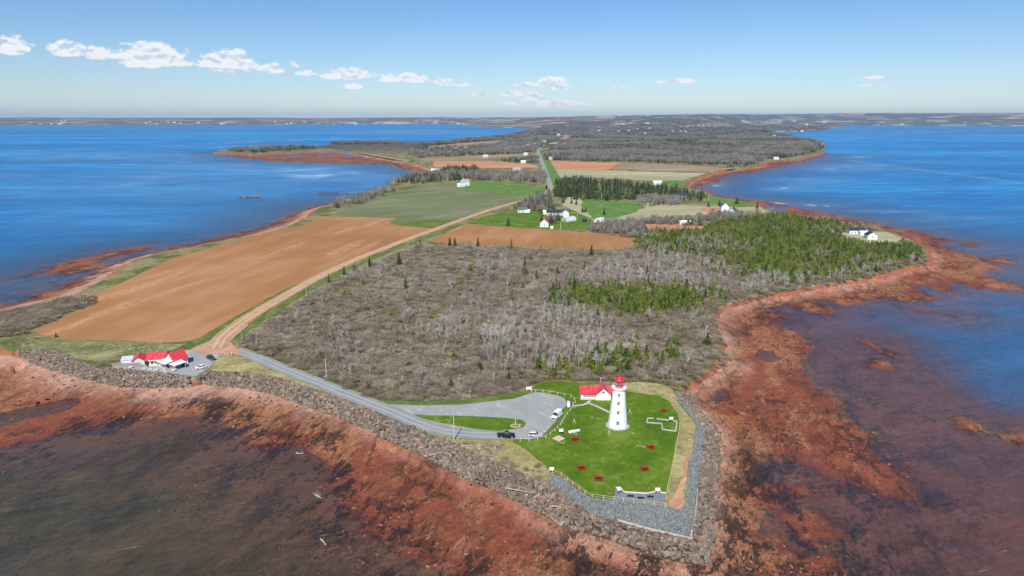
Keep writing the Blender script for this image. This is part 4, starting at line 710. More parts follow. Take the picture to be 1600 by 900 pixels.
for x in (-1.1, 0, .9): b = MB(); b.box(x, 0, .38, .25, 1.15, .04); b.build('thwart', MWOOD, bt)
# pale wooden stands
def easel(label, px, m_=MPALEW):
    t_ = thing('wooden_stand', label, 'wooden stand', (*W(*px), .13), random.uniform(-.4, .4))
    for a in ((-.55, -.4), (.55, -.4), (0, .7)): b = MB(); b.tube((0, 0, 1.7), (*a, 0), .06, n=5); b.build('leg', m_, t_)
    b = MB(); b.box(0, -.25, .8, .8, .08, .1); b.build('bar', m_, t_); b = MB(); b.box(0, 0, 1.55, .5, .3, .12); b.build('top', m_, t_)
easel('pale wooden tripod stand in front of the lighthouse foot', (951.5, 681)); easel('pale wooden tripod stand right of the lighthouse', (984, 647.5)); easel('pale wooden tripod stand near the curved fence', (897, 662.5))
# kiosk
ks = thing('kiosk', 'small white notice kiosk with brown panel at the lawn gate', 'kiosk', (*W(891, 636), .13), .1)
b = MB(); b.box(-.7, 0, 0, .9, .7, 2.0); b.build('cabinet', MW, ks); b = MB(); b.box(.4, 0, .6, .9, .12, 1.2); b.build('board', MBRN, ks)
for x in (-.1, .9): b = MB(); b.box(x, 0, 0, .12, .12, 2.0); b.build('post', MW, ks)
b = MB(); b.box(-.7, 0, 2.0, 1.1, .9, .12); b.build('roof', MCREAM, ks)
bs = thing('sign_board', 'blank white sign board at the upper left corner of the car park', 'sign', (*W(826.5, 611), .13), 0)
b = MB(); b.box(0, 0, .45, 2.1, .12, 1.15); b.build('panel', MW, bs)
for x in (-.8, .8): b = MB(); b.box(x, .1, 0, .14, .1, 1.5); b.build('post', MW, bs)
# ------------------------------------------------------------------ fences
def fence(label, pts, sp, hgt, m_, rails=(1,), z=.12):
    P = [Vector(W(*p)) for p in pts]; o0 = P[0]; t_ = thing('rail_fence', label, 'fence', (o0.x, o0.y, z))
    q = []
    for a, b_ in zip(P[:-1], P[1:]):
        k = max(1, round((b_-a).length/sp)); q += [a+(b_-a)*j/k for j in range(k)]
    q.append(P[-1]); pb = MB(); pb.box(0, 0, 0, .16, .16, hgt); pm_ = pb.mesh('post', m_)
    for i, p in enumerate(q):
        o = link(bpy.data.objects.new('post', pm_), t_); o.location = (*(p-o0), 0)
        if i:
            a = q[i-1]-o0; c = p-o0
            for r in rails: b = MB(); b.tube((*a, hgt*r-.1), (*c, hgt*r-.1), .045, n=4); b.build('rail', m_, t_)
fence('white post and rail fence curving round the car park', [(831, 613), (837, 613), (848, 613.5), (859, 615), (871, 617), (882, 619), (892, 621), (897, 625), (899, 630), (895.5, 636), (891, 643), (883, 653), (876, 665), (867, 675), (853, 685), (840, 688.5), (827, 690), (813, 690), (800, 690.5)], 2.4, 1.0, MCREAM)
fence('pale post and rail fence along the foot of the lawn and lookout', [(863, 741), (877, 744), (887, 751.5), (895, 758), (905, 765), (914, 772), (925, 778), (943, 780.5), (959, 782), (974, 784), (990, 786), (1006, 788), (1022, 790), (1039, 793)], 2.6, 1.15, MPALEW, (1, .5))
fence('low white wire fence along the right side of the lawn', [(1060, 652), (1062, 664), (1060, 680), (1054, 712), (1048, 742), (1041, 772), (1040, 791)], 2.6, .9, MPALEW, (1,))
fence('short white rail by the grassy corner of the restaurant yard', [(352, 556), (356, 556), (362, 555.5)], 1.5, 1.2, MW, ())
wall_run('timber_kerb', 'bleached timber kerb along the edge of the stone chips', 'timber kerb', [(965, 814.5), (985, 820), (1007, 826.5), (1030, 832), (1049, 836.5), (1080, 843.5), (1081, 829)], .35, .45, MBONE)
wall_run('timber_kerb', 'thin bleached timber on the right edge of the stone chips', 'timber kerb', [(1085, 814), (1087, 800), (1089, 780), (1090, 766)], .2, .4, MBONE)
# ------------------------------------------------------------------ poles
def pole(px, top, label, r=.16, m_=MPOLE, arm=True, z=0, cat='utility pole', name='utility_pole'):
    x, y = W(*px); v = ray(px[0], top); d = math.hypot(x, y); h = CZ+v[2]*d/math.hypot(v[0], v[1])
    t_ = thing(name, label, cat, (x, y, z), random.uniform(-.5, .5)); b = MB(); b.tube((0, 0, -.3), (0, 0, h), r, r*.7, 8); b.build('shaft', m_, t_)
    if arm: b = MB(); b.box(0, -.12, h-.9, 1.9, .1, .12); b.build('crossarm', m_, t_)
    for k in (-.8, 0, .8):
        if arm: b = MB(); b.tube((k, -.12, h-.78), (k, -.12, h-.55), .06, n=5); b.build('insulator', MW, t_)
    return t_
pole((709.5, 688.5), 645, 'pale utility pole on the slope between rocks and parking loop', .19, MBONE, False)
pole((510.5, 593.5), 559, 'pale utility pole at the lower edge of the thicket', .19, MBONE, False)
pole((378, 531), 503, 'utility pole at the corner where the dirt road meets the lane')
pole((479, 462), 438, 'pale utility pole between dirt road and thicket, second from the lane')
pole((560, 412), 393, 'utility pole beside the middle of the dirt road')
pole((646, 378), 367, 'utility pole at the far corner of the ploughed field')
pole((720, 355), 339, 'utility pole at the left corner of the smaller brown field')
pole((775, 333), 320, 'utility pole left of the farm lawn')
pole((815, 318), 308, 'utility pole by the road behind the green roofed bungalow')
pole((876, 358.5), 347, 'utility pole on the farm lawn right of the red roofed house', .3, MBONE, False)
pole((919, 348), 341, 'short white pole beside the dark blue shed', .3, MBONE, False)
pole((902, 341), 334, 'short white pole above the round roofed barn', .3, MBONE, False)
pole((940, 312), 301, 'utility pole at the edge of the spruce belt', .3, MBONE, False)
pole((1107, 316), 304, 'utility pole on the green pasture by the east shore', .3, MBONE, False)
pole((253.5, 545), 530, 'pale utility pole behind the restaurant')
pole((1330, 374), 362, 'utility pole in front of the long east cottage', .25, MBONE, False)
fp = pole((805.5, 667), 656, 'small white flagpole in a ring of stones on the grass island', .1, MW, False, .25, 'flagpole', 'flagpole')
rs = MB(); rs.lathe([(.2, 0), (.35, .1), (.3, .3), (.1, .38)], 6); rsm = rs.mesh('ring_stone', plain('ring_stone', (.5, .36, .28), .9))
for k in range(14): a = k*math.tau/14; o = link(bpy.data.objects.new('ring_stone', rsm), fp); o.location = (1.5*math.cos(a), 1.1*math.sin(a), 0); o.rotation_euler.z = k
# ------------------------------------------------------------------ vehicles
def vehicle(label, cat, px, rz, body, L_=4.6, W_=1.85, kind='suv', z=.2, name='parked_car'):
    t_ = thing(name, label, cat, (*W(*px), z), rz)
    H = {'suv': 1.65, 'hatch': 1.5, 'pickup': 1.85, 'van': 2.3}[kind]; hl = L_/2; w = W_/2
    def loft(prof, wb, wt, nm, m_, par, z0, z1):
        b = MB(); vs = []; n = len(prof)
        for sgn in (-1, 1): vs += [(x, sgn*(wb+(wt-wb)*max(0, min(1, (z-z0)/(z1-z0)))), z) for x, z in prof]
        b.add(vs, [tuple(range(n-1, -1, -1)), tuple(range(n, 2*n))]+[(i, (i+1) % n, (i+1) % n+n, i+n) for i in range(n)]); return b.build(nm, m_, par)
    sh = {'suv': .98, 'hatch': .92, 'pickup': 1.12, 'van': 1.15}[kind]; g = .3
    loft([(-hl, g+.15), (-hl+.12, g), (hl-.12, g), (hl, g+.15), (hl-.02, sh-.22), (hl-.25, sh-.1), (hl*.42, sh), (-hl+.08, sh), (-hl, sh-.2)], w, w*.96, 'body', body, t_, g, sh)
    if kind == 'pickup': c = [(hl*.42, sh), (hl*.18, H), (-hl*.2, H), (-hl*.26, sh)]
    elif kind == 'van': c = [(hl*.62, sh), (hl*.4, H-.05), (-hl+.1, H), (-hl+.05, sh)]
    elif kind == 'suv': c = [(hl*.45, sh), (hl*.16, H), (-hl*.82, H-.04), (-hl+.1, sh)]
    else: c = [(hl*.5, sh), (hl*.16, H), (-hl*.6, H-.03), (-hl+.12, sh)]
    cx = sum(p[0] for p in c)/4
    loft([(cx+(x-cx)*.985, zz-.02 if zz > sh else zz) for x, zz in c], w*.93, w*.76, 'window_glass', MGLS, t_, sh, H)
    rf = [(c[1][0]-.08, H-.04), (c[1][0]-.16, H+.03), (c[2][0]+.14, H+.02), (c[2][0]+.02, H-.05)]; loft(rf, w*.78, w*.72, 'roof', body, t_, H-.05, H+.03)
    if kind == 'van':
        b = MB(); b.box(-.35, 0, sh, L_*.6, W_*.97, H-sh+.02, taper=.93); b.build('cargo_body', body, t_)
    else:
        pb = MB()
        for sg in (-1, 1):
            for xx in (c[0][0], cx, c[3][0]+.05):
                tx = {c[0][0]: c[1][0], cx: cx}.get(xx, c[2][0]); pb.tube((xx, sg*w*.94, sh-.02), (tx, sg*w*.77, H), .05, n=4)
        pb.build('pillar', body, t_)
    if kind == 'pickup': b = MB(); b.box(-hl*.64, 0, sh-.02, hl*.66, W_*.78, .04); b.build('bed', MTYRE, t_)
    wm = MB(); wm.lathe([(.2, -.12), (.35, -.12), (.37, -.08), (.37, .08), (.35, .12), (.2, .12)], 14, Matrix.Rotation(math.pi/2, 4, 'X')); wme = wm.mesh('wheel', MTYRE); rm = MB(); rm.lathe([(.05, -.13), (.21, -.13), (.21, .13), (.05, .13)], 10, Matrix.Rotation(math.pi/2, 4, 'X')); rme = rm.mesh('rim', MSILV)
    for sx in (-.62, .64):
        for sy in (-1, 1): o = link(bpy.data.objects.new('wheel', wme), t_); o.location = (hl*sx, sy*(w-.08), .37); link(bpy.data.objects.new('rim', rme), o)
    for sy in (-1, 1): b = MB(); b.box(hl-.06, sy*w*.68, sh-.36, .1, .35, .16); b.build('headlight', MW, t_); b = MB(); b.box(-hl+.04, sy*w*.76, sh-.38, .1, .26, .28); b.build('tail_light', MRED, t_)
    b = MB(); b.box(hl-.01, 0, g+.05, .1, W_*.8, .2); b.build('bumper', MTYRE, t_); return t_
vehicle('black pickup truck parked at the edge of the parking loop', 'pickup truck', (791.5, 683.5), .0, MBLACK, 5.4, 1.95, 'pickup')
vehicle('silver estate car parked right of the black pickup', 'car', (836.5, 682.5), -.08, MSILV, 4.6, 1.85, 'suv')
vehicle('white van parked by the curved fence facing the rocks', 'van', (870.5, 652.5), math.radians(-122), MW, 4.9, 1.95, 'van')
vehicle('small white hatchback in the restaurant yard', 'car', (313.5, 576.5), math.radians(-142), MW, 4.1, 1.75, 'hatch')
vehicle('dark blue estate car in the restaurant yard near the junction', 'car', (330, 562), math.radians(-38), MDARK, 4.6, 1.85, 'suv')
vehicle('brown car parked in the red yard by the two gabled house', 'car', (1114, 329), 0, plain('brown_car', (.12, .04, .03), .4), 4.6, 1.85, 'suv')
# person beside the pickup
pt = thing('person', 'person in dark clothes standing behind the black pickup', 'person', (*W(777.5, 683.5), .2), .4)
pm_ = bpy.data.meshes.new('body'); J = [((0, 0, .95), .16), ((0, 0, 1.2), .15), ((0, 0, 1.42), .17), ((0, 0, 1.52), .06), ((0, 0, 1.62), .1), ((0, .01, 1.72), .09), ((.1, 0, .85), .11), ((.12, .02, .48), .075), ((.12, 0, .08), .05), ((.12, .14, .03), .04), ((-.1, 0, .85), .11), ((-.12, -.03, .48), .075), ((-.13, -.06, .08), .05), ((-.13, .08, .03), .04), ((.2, 0, 1.42), .07), ((.27, .02, 1.15), .05), ((.25, .14, .93), .035), ((.25, .2, .86), .035), ((-.2, 0, 1.42), .07), ((-.27, 0, 1.15), .05), ((-.27, .08, .92), .035), ((-.27, .12, .85), .035)]
E_ = [(0, 1), (1, 2), (2, 3), (3, 4), (4, 5), (0, 6), (6, 7), (7, 8), (8, 9), (0, 10), (10, 11), (11, 12), (12, 13), (2, 14), (14, 15), (15, 16), (16, 17), (2, 18), (18, 19), (19, 20), (20, 21)]
pm_.from_pydata([j[0] for j in J], E_, []); po = link(bpy.data.objects.new('body', pm_), pt); po.modifiers.new('Skin', 'SKIN'); ms = po.modifiers.new('Sub', 'SUBSURF'); ms.levels = ms.render_levels = 1
if not pm_.skin_vertices: bpy.context.view_layer.update()
for i, j in enumerate(J): pm_.skin_vertices[0].data[i].radius = (j[1], j[1]*.85)
pm_.skin_vertices[0].data[0].use_root = True; pm_.materials.append(plain('dark_clothes', (.03, .03, .04), .9))
b = MB(); b.lathe([(.02, 1.54), (.085, 1.58), (.1, 1.66), (.08, 1.75), (.03, 1.78)], 10); b.build('head', plain('skin', (.45, .27, .2), .6), pt, True)
b = MB(); b.lathe([(.105, 1.68), (.11, 1.74), (.08, 1.80), (.02, 1.82)], 10); b.build('hair', plain('dark_hair', (.03, .02, .015)), pt, True)
# ------------------------------------------------------------------ piers and breakwater
pr_ = thing('pier', 'old dark timber crib pier reaching into the left bay', 'pier', (*W(520, 303.5, SEA), SEA)); p0 = Vector(W(520, 303.5, SEA))
for a, c, w_, h_ in [((497, 303.8), (530, 303.2), 9, 1.6), ((533, 303), (546, 302.6), 7, 1.0)]:
    A = Vector(W(*a, SEA))-p0; B = Vector(W(*c, SEA))-p0; D = B-A; b = MB(); b.box((A.x+B.x)/2, (A.y+B.y)/2, -.5, D.length, w_, h_+.5, math.atan2(D.y, D.x), taper=.97); b.build('crib_wall', MBRN, pr_)
for i in range(18):
    q = Vector(W(532+i*2.3, 303-i*.15, SEA))-p0
    for s in (-3, 3): b = MB(); b.tube((q.x, q.y+s, -1), (q.x, q.y+s, random.uniform(1.2, 2.6)), .35, n=5); b.build('pile', MWOOD, pr_)
bw = thing('breakwater', 'lone heap of grey rubble standing in the left bay', 'breakwater', (*W(391, 308, SEA), SEA))
# ------------------------------------------------------------------ boulders
def rock_mesh(name, m_, seed, n=13, flat=.7, sharp=1):
    rr = random.Random(seed); bm = bmesh.new()
    for i in range(n):
        v = Vector((rr.gauss(0, 1), rr.gauss(0, 1), rr.gauss(0, 1))).normalized(); v = Vector((v.x*rr.uniform(.85, 1.15), v.y*rr.uniform(.65, .95), v.z*flat)); bm.verts.new(v*.5)
    r = bmesh.ops.convex_hull(bm, input=bm.verts); bmesh.ops.delete(bm, geom=[g for g in r['geom_interior'] if isinstance(g, bmesh.types.BMVert)], context='VERTS')
    me = bpy.data.meshes.new(name); bm.to_mesh(me); bm.free(); me.materials.append(m_); return me
def m_rock(t):
    r = t.rand(); p = t.n('ShaderNodeTexCoord').outputs['Object']; a = t.noise(.05, 3, .6); tone = t.ramp(t.m('ADD', t.m('MULTIPLY', r, .65), t.m('MULTIPLY', a, .35)), (.1, (.10, .08, .06)), (.35, (.155, .125, .10)), (.55, (.20, .14, .105)), (.68, (.20, .17, .13)), (.82, (.28, .215, .16)), (.93, (.34, .16, .085)))
    n_ = t.noise(3, 5, .7, t.vadd(p, t.n('ShaderNodeCombineXYZ', {0: t.m('MULTIPLY', r, 40), 1: 0.0, 2: 0.0}).outputs[0])); col = t.mix(t.ss(n_, .4, .7), tone, t.mix(1.0, tone, (1.45, 1.4, 1.35), 'MULTIPLY'))
    return t.pr(col, .9, .15, t.bump(n_, .7, .25))
M_ROCK = mat('armour_stone', m_rock); ROCKS = [rock_mesh('boulder', M_ROCK, i, random.randint(11, 15), random.uniform(.6, .85)) for i in range(10)]
M_CHROCK = mat('chip_stone', lambda t: t.pr(t.ramp(t.rand(), (.1, (.11, .12, .11)), (.5, (.20, .215, .20)), (.9, (.34, .35, .33))), .9, .2)); CHIPS = [rock_mesh('chip_stone', M_CHROCK, 50+i, 9) for i in range(5)]
def stuff(name, label, cat, meshes, pts, rot, scl, idx, parent=None):
    c = bpy.data.collections.new(name+'_sources')
    for i, m_ in enumerate(meshes): c.objects.link(bpy.data.objects.new('%s_source_%02d' % (name, i), m_))
    me = bpy.data.meshes.new(name); me.vertices.add(len(pts)); me.vertices.foreach_set('co', np.asarray(pts, np.float32).ravel())
    for nm, arr in (('rot', rot), ('scl', scl)): a = me.attributes.new(nm, 'FLOAT_VECTOR', 'POINT'); a.data.foreach_set('vector', np.asarray(arr, np.float32).ravel())
    a = me.attributes.new('idx', 'INT', 'POINT'); a.data.foreach_set('value', np.asarray(idx, np.int32))
    me.materials.append(meshes[0].materials[0]); o = link(bpy.data.objects.new(name, me), parent)
    g = bpy.data.node_groups.new(name, 'GeometryNodeTree'); g.interface.new_socket('Geometry', in_out='INPUT', socket_type='NodeSocketGeometry'); g.interface.new_socket('Geometry', in_out='OUTPUT', socket_type='NodeSocketGeometry')
    gi = g.nodes.new('NodeGroupInput'); go = g.nodes.new('NodeGroupOutput'); ip = g.nodes.new('GeometryNodeInstanceOnPoints'); ci = g.nodes.new('GeometryNodeCollectionInfo')
    ci.inputs[0].default_value = c; ci.inputs[1].default_value = True; ci.inputs[2].default_value = True; ip.inputs['Pick Instance'].default_value = True
    def na(nm, ty): n_ = g.nodes.new('GeometryNodeInputNamedAttribute'); n_.data_type = ty; n_.inputs[0].default_value = nm; return n_.outputs[0]
    k = g.links.new; k(gi.outputs[0], ip.inputs['Points']); k(ci.outputs[0], ip.inputs['Instance']); k(na('idx', 'INT'), ip.inputs['Instance Index']); k(na('rot', 'FLOAT_VECTOR'), ip.inputs['Rotation']); k(na('scl', 'FLOAT_VECTOR'), ip.inputs['Scale']); k(ip.outputs[0], go.inputs[0])
    o.modifiers.new('scatter', 'NODES').node_group = g; o['kind'] = 'stuff'
    if label: tag(o, label, cat)
    return o
def in_poly_points(poly, sp, jit=.9):
    P = np.array(poly); x0, y0 = P.min(0); x1, y1 = P.max(0); gx, gy = np.meshgrid(np.arange(x0, x1, sp), np.arange(y0, y1, sp)); gx = gx.ravel()+RNG.uniform(-.5, .5, gx.size)*sp*jit; gy = gy.ravel()+RNG.uniform(-.5, .5, gy.size)*sp*jit
    k = inside(gx, gy, poly); return gx[k], gy[k]
for ri, (U, Lw) in enumerate(rip):
    pol = U+Lw[::-1]; A = [in_poly_points(pol, .92) for _ in (0, 1)]; gx = np.concatenate([a[0] for a in A]); gy = np.concatenate([a[1] for a in A]); lay = np.concatenate([np.full(len(a[0]), i) for i, a in enumerate(A)])
    du = pdist(gx, gy, U); dl = pdist(gx, gy, Lw); gz = ZT*du/(du+dl)+.12+lay*.45*np.clip(np.minimum(du, dl)/2.5, 0, 1)+RNG.uniform(-.12, .12, len(gx))
    sz = RNG.uniform(1.1, 2.1, len(gx))*np.where(RNG.random(len(gx)) < .08, 1.3, 1); rot = RNG.uniform(-.6, .6, (len(gx), 3)); rot[:, 2] = RNG.uniform(0, 6.28, len(gx)); scl = sz[:, None]*RNG.uniform(.8, 1.2, (len(gx), 3)); idx = RNG.integers(0, 10, len(gx))
    t_ = thing('rock_revetment', ['sloping wall of red brown boulders below the rough grass left of the restaurant yard', 'long sloping wall of red brown boulders round the lighthouse point'][ri], 'rock wall', (gx[0], gy[0], 0)); o0 = np.array([gx[0], gy[0], 0])
    dd = np.hypot(gx, gy)/sz + np.where(lay == 0, 500, 0); order = np.argsort(dd); nn = 290; pts = np.stack([gx, gy, gz], -1)-o0
    for i in order[:nn]: o = link(bpy.data.objects.new('boulder', ROCKS[idx[i]]), t_); o.location = pts[i]; o.rotation_euler = rot[i]; o.scale = scl[i]
    r_ = order[nn:]; stuff('boulder_mass', None, None, ROCKS, pts[r_], rot[r_], scl[r_], idx[r_], t_)
for i in range(90):
    s = i/90; q = Vector(W(375+33*random.random(), 308+random.uniform(-.6, .5), SEA))-Vector(W(391, 308, SEA)); o = link(bpy.data.objects.new('rock', ROCKS[i % 10]), bw); o.location = (q.x, q.y, random.uniform(-.2, 1.2)); o.scale = (4, 4, 2.4); o.rotation_euler = (0, 0, random.random()*6)
o = None
gx, gy = in_poly_points(WS([(862, 742), (872, 744), (890, 757), (912, 771), (924, 778), (944, 780), (959, 780), (1000, 786), (1039, 791), (1065, 797), (1070, 788), (1072, 756), (1075, 724), (1081, 706), (1086, 676), (1088, 663), (1076, 647), (1060, 628), (1053, 611), (1060, 612), (1078, 637), (1090, 653), (1104, 674), (1098, 724), (1091, 768), (1089, 798), (1086, 816), (1080, 844), (1048, 836), (1007, 827), (966, 814), (944, 810), (918, 800), (901, 788), (878, 769), (857, 755)]), .42)
n = len(gx); s = RNG.uniform(.2, .48, n); stuff('stone_chips', 'loose grey stone chips heaped between lawn and boulders', 'stone chips', CHIPS, np.stack([gx, gy, np.full(n, .12)], -1), RNG.uniform(0, 6, (n, 3)), np.repeat(s[:, None], 3, 1), RNG.integers(0, 5, n))
# loose rocks on the flats
gx = []; gy = []
for cx, cy, rx, ry, k in [(50, 640, 60, 10, 60), (300, 660, 120, 10, 90), (90, 610, 90, 12, 80), (470, 700, 60, 40, 160), (560, 860, 60, 40, 200), (1240, 540, 30, 30, 120), (1330, 700, 60, 30, 150), (1130, 740, 20, 60, 120), (1180, 650, 60, 30, 120), (1160, 880, 60, 14, 160), (970, 890, 20, 6, 60), (700, 830, 80, 40, 200), (1400, 420, 60, 30, 200), (450, 640, 60, 10, 60), (300, 790, 30, 12, 80), (320, 740, 15, 10, 40), (20, 770, 40, 20, 60), (1290, 890, 30, 14, 60)]:
    for _ in range(k): a = random.gauss(0, 1.1); c = random.gauss(0, 1.1); p = W(cx+a*rx, cy+c*ry, SEA+.3); gx.append(p[0]); gy.append(p[1])
gx = np.array(gx); gy = np.array(gy); tz, sl_, sf_, i_, p_ = terrain(gx, gy); k = (sl_ < -6) & (~i_); gx = gx[k]; gy = gy[k]; tz = tz[k]; n = len(gx)
M_WEED = mat('weedy_rock', lambda t: t.pr(t.ramp(t.m('ADD', t.m('MULTIPLY', t.rand(), .5), t.m('MULTIPLY', t.noise(2.5, 5, .7), .5)), (.3, (.04, .022, .014)), (.5, (.13, .05, .025)), (.75, (.36, .17, .09))), .85, .2)); FR = [rock_mesh('flat_rock', M_WEED, 80+i, 12, .4) for i in range(5)]
sc = RNG.uniform(.5, 1.5, n)*np.clip(np.hypot(gx, gy)/260, .8, 3); stuff('shore_rocks', 'scattered weedy red rocks on the tidal flats', 'rocks', FR, np.stack([gx, gy, tz+.02], -1), np.stack([RNG.uniform(-.2, .2, n), RNG.uniform(-.2, .2, n), RNG.uniform(0, 6, n)], -1), np.stack([sc*1.3, sc, sc*.55], -1), RNG.integers(0, 5, n))
#@@PART4
# ------------------------------------------------------------------ plants
def m_twig(cols, sc=.02):
    def f(t):
        r = t.rand(); a = t.noise(sc, 4, .6); v = t.m('ADD', t.m('MULTIPLY', r, .5), t.m('MULTIPLY', a, .6))
        n_ = len(cols); c = t.ramp(v, *[(.22+.6*i/(n_-1), c_) for i, c_ in enumerate(cols)])
        return t.pr(c, .9, .1)
    return f
M_SHRUB = mat('grey_brown_twigs', m_twig([(.12, .09, .062), (.21, .17, .115), (.27, .22, .14), (.35, .31, .235), (.23, .165, .105), (.44, .40, .325)]))
M_DEAD = mat('pale_dead_wood', m_twig([(.30, .27, .23), (.42, .39, .35), (.56, .53, .48)]))
M_BARE = mat('grey_bare_branches', m_twig([(.19, .165, .14), (.28, .25, .21), (.36, .33, .29), (.26, .21, .17)], .006))
def m_needle(cols, sc=.03):
    def f(t):
        p = t.n('ShaderNodeTexCoord').outputs['Object']; r = t.rand(); v = t.m('ADD', t.m('MULTIPLY', r, .4), t.m('ADD', t.m('MULTIPLY', t.noise(sc, 3), .3), t.m('MULTIPLY', t.noise(1.6, 3, .6, p), .35)))
        return t.pr(t.ramp(v, *[(.3+.42*i/(len(cols)-1), c) for i, c in enumerate(cols)]), .8, .15)
    return f
M_SPRUCE = mat('dark_spruce_needles', m_needle([(.018, .032, .012), (.035, .06, .018), (.06, .085, .025)]))
M_YSPR = mat('young_green_needles', m_needle([(.024, .042, .009), (.062, .095, .013), (.12, .15, .022), (.17, .165, .045)]))
M_BARK = plain('grey_bark', (.24, .20, .17), .95, .1, .2, 4)
def tri_mesh(name, V, m_):
    n = len(V)//3; me = bpy.data.meshes.new(name); me.from_pydata([tuple(v) for v in V], [], [(3*i, 3*i+1, 3*i+2) for i in range(n)]); me.materials.append(m_); return me
def shrub_mesh(seed, n=420, m_=None, h=.75, wdt=.055, ln=.30):      # unit: 1 m tall-ish dome
    rr = np.random.default_rng(seed); V = []
    lobes = [(rr.uniform(-.42, .42), rr.uniform(-.42, .42), rr.uniform(.1, .45)*h, rr.uniform(.28, .45)) for _ in range(7)]
    lean = np.array([.25, .15, 0])
    for _ in range(n):
        lx_, ly_, lz, lr = lobes[rr.integers(7)]; d = rr.normal(size=3); d[2] = abs(d[2])*.9+.1; d /= np.linalg.norm(d)
        p = np.array([lx_, ly_, lz])+d*lr*rr.uniform(.45, 1.0)*np.array([1, 1, h]); q = p+(d+rr.normal(size=3)*.45+lean)*ln*rr.uniform(.5, 1); s = np.cross(q-p, rr.normal(size=3)); s /= np.linalg.norm(s)+1e-9; w = wdt*rr.uniform(.4, 1)
        V += [p-s*w*.5, p+s*w*.5, q]
    for k in range(9):
        a = rr.uniform(0, 6.28); q = np.array([math.cos(a)*.4, math.sin(a)*.4, h*.7]); V += [(-.02, 0, 0), (.02, 0, 0), q]
    return tri_mesh('shrub', V, m_)
def bare_tree_mesh(seed, m_, spread=.22, n=230, twig=.018, trunkw=.018, low=.3):       # unit 1 m tall
    rr = np.random.default_rng(seed); V = []; top = np.array([rr.uniform(-.06, .06), rr.uniform(-.06, .06), 1.0])
    for k in range(3):
        a = k*2.09; b_ = a+2.09; V += [(trunkw*math.cos(a), trunkw*math.sin(a), 0), (trunkw*math.cos(b_), trunkw*math.sin(b_), 0), tuple(top*.96)]
    for k in range(16):
        z = rr.uniform(low, .85); a = rr.uniform(0, 6.28); L_ = spread*(1.25-z)*1.3; base = top*z; q = base+np.array([math.cos(a)*L_, math.sin(a)*L_, rr.uniform(.08, .25)]); s = np.array([-math.sin(a), math.cos(a), 0])*trunkw*.45; V += [base-s, base+s, q]
        for j in range(n//16):
            f_ = rr.uniform(.25, 1); p = base+(q-base)*f_; d = rr.normal(size=3)*.6+np.array([math.cos(a), math.sin(a), .9]); d /= np.linalg.norm(d); e_ = p+d*rr.uniform(.06, .16); s2 = np.cross(d, rr.normal(size=3)); s2 /= np.linalg.norm(s2); w = twig*rr.uniform(.4, 1); V += [p-s2*w*.5, p+s2*w*.5, e_]
    return tri_mesh('bare_tree', V, m_)
def spruce_meshes(seed, m_, tiers=11, per=13, rad=.24, ragged=.25):
    rr = np.random.default_rng(seed); V = []
    for i in range(tiers):
        z = .08+.86*i/tiers; r = rad*(1-(i/tiers))**.85+.02
        for k in range(per):
            a = rr.uniform(0, 6.28); rk = r*rr.uniform(1-ragged*1.6, 1+ragged); da = rr.uniform(.28, .5); zz = z+rr.uniform(-.03, .03)
            tip = (math.cos(a)*rk, math.sin(a)*rk, zz-.05*rk/rad-rr.uniform(0, .02)); 
            l_ = (math.cos(a-da)*rk*.45, math.sin(a-da)*rk*.45, zz+.01); r_ = (math.cos(a+da)*rk*.45, math.sin(a+da)*rk*.45, zz+.01); ap = (0, 0, zz+.10+rr.uniform(0, .03))
            V += [l_, tip, ap, tip, r_, ap]
    for k in range(5): a = k*1.256; V += [(.02*math.cos(a), .02*math.sin(a), .88), (.02*math.cos(a+1.3), .02*math.sin(a+1.3), .88), (0, 0, 1.02)]
    crown = tri_mesh('crown', V, m_); b = MB(); b.tube((0, 0, 0), (0, 0, .5), .02, .012, 6); tr = b.mesh('trunk', M_BARK); return crown, tr
def merge(name, meshes_with_T, mats_):
    V = []; Fs = []; mi = []
    for me, T, k in meshes_with_T:
        b_ = len(V); V += [tuple(T @ v.co) for v in me.vertices]; Fs += [tuple(i+b_ for i in p.vertices) for p in me.polygons]; mi += [k]*len(me.polygons)
    out = bpy.data.meshes.new(name); out.from_pydata(V, [], Fs)
    for m_ in mats_: out.materials.append(m_)
    out.polygons.foreach_set('material_index', mi); return out
SHR = [shrub_mesh(i, 640, M_SHRUB, .75, .038, .22) for i in range(6)]; DEADS = [bare_tree_mesh(20+i, M_DEAD, .13, 90, .022, .022, .35) for i in range(5)]; BARES = [bare_tree_mesh(30+i, M_BARE, .24, 300, .02, .016, .3) for i in range(5)]
SPR = [spruce_meshes(40+i, M_SPRUCE, 12, 13, .22+.02*i) for i in range(4)]; YSP = [spruce_meshes(50+i, M_YSPR, 9, 11, .27+.03*i, .5) for i in range(4)]
SPRF = [merge('spruce', [(c, Matrix(), 0), (t_, Matrix(), 1)], [M_SPRUCE, M_BARK]) for c, t_ in SPR]; YSPF = [merge('young_spruce', [(c, Matrix(), 0), (t_, Matrix(), 1)], [M_YSPR, M_BARK]) for c, t_ in YSP]
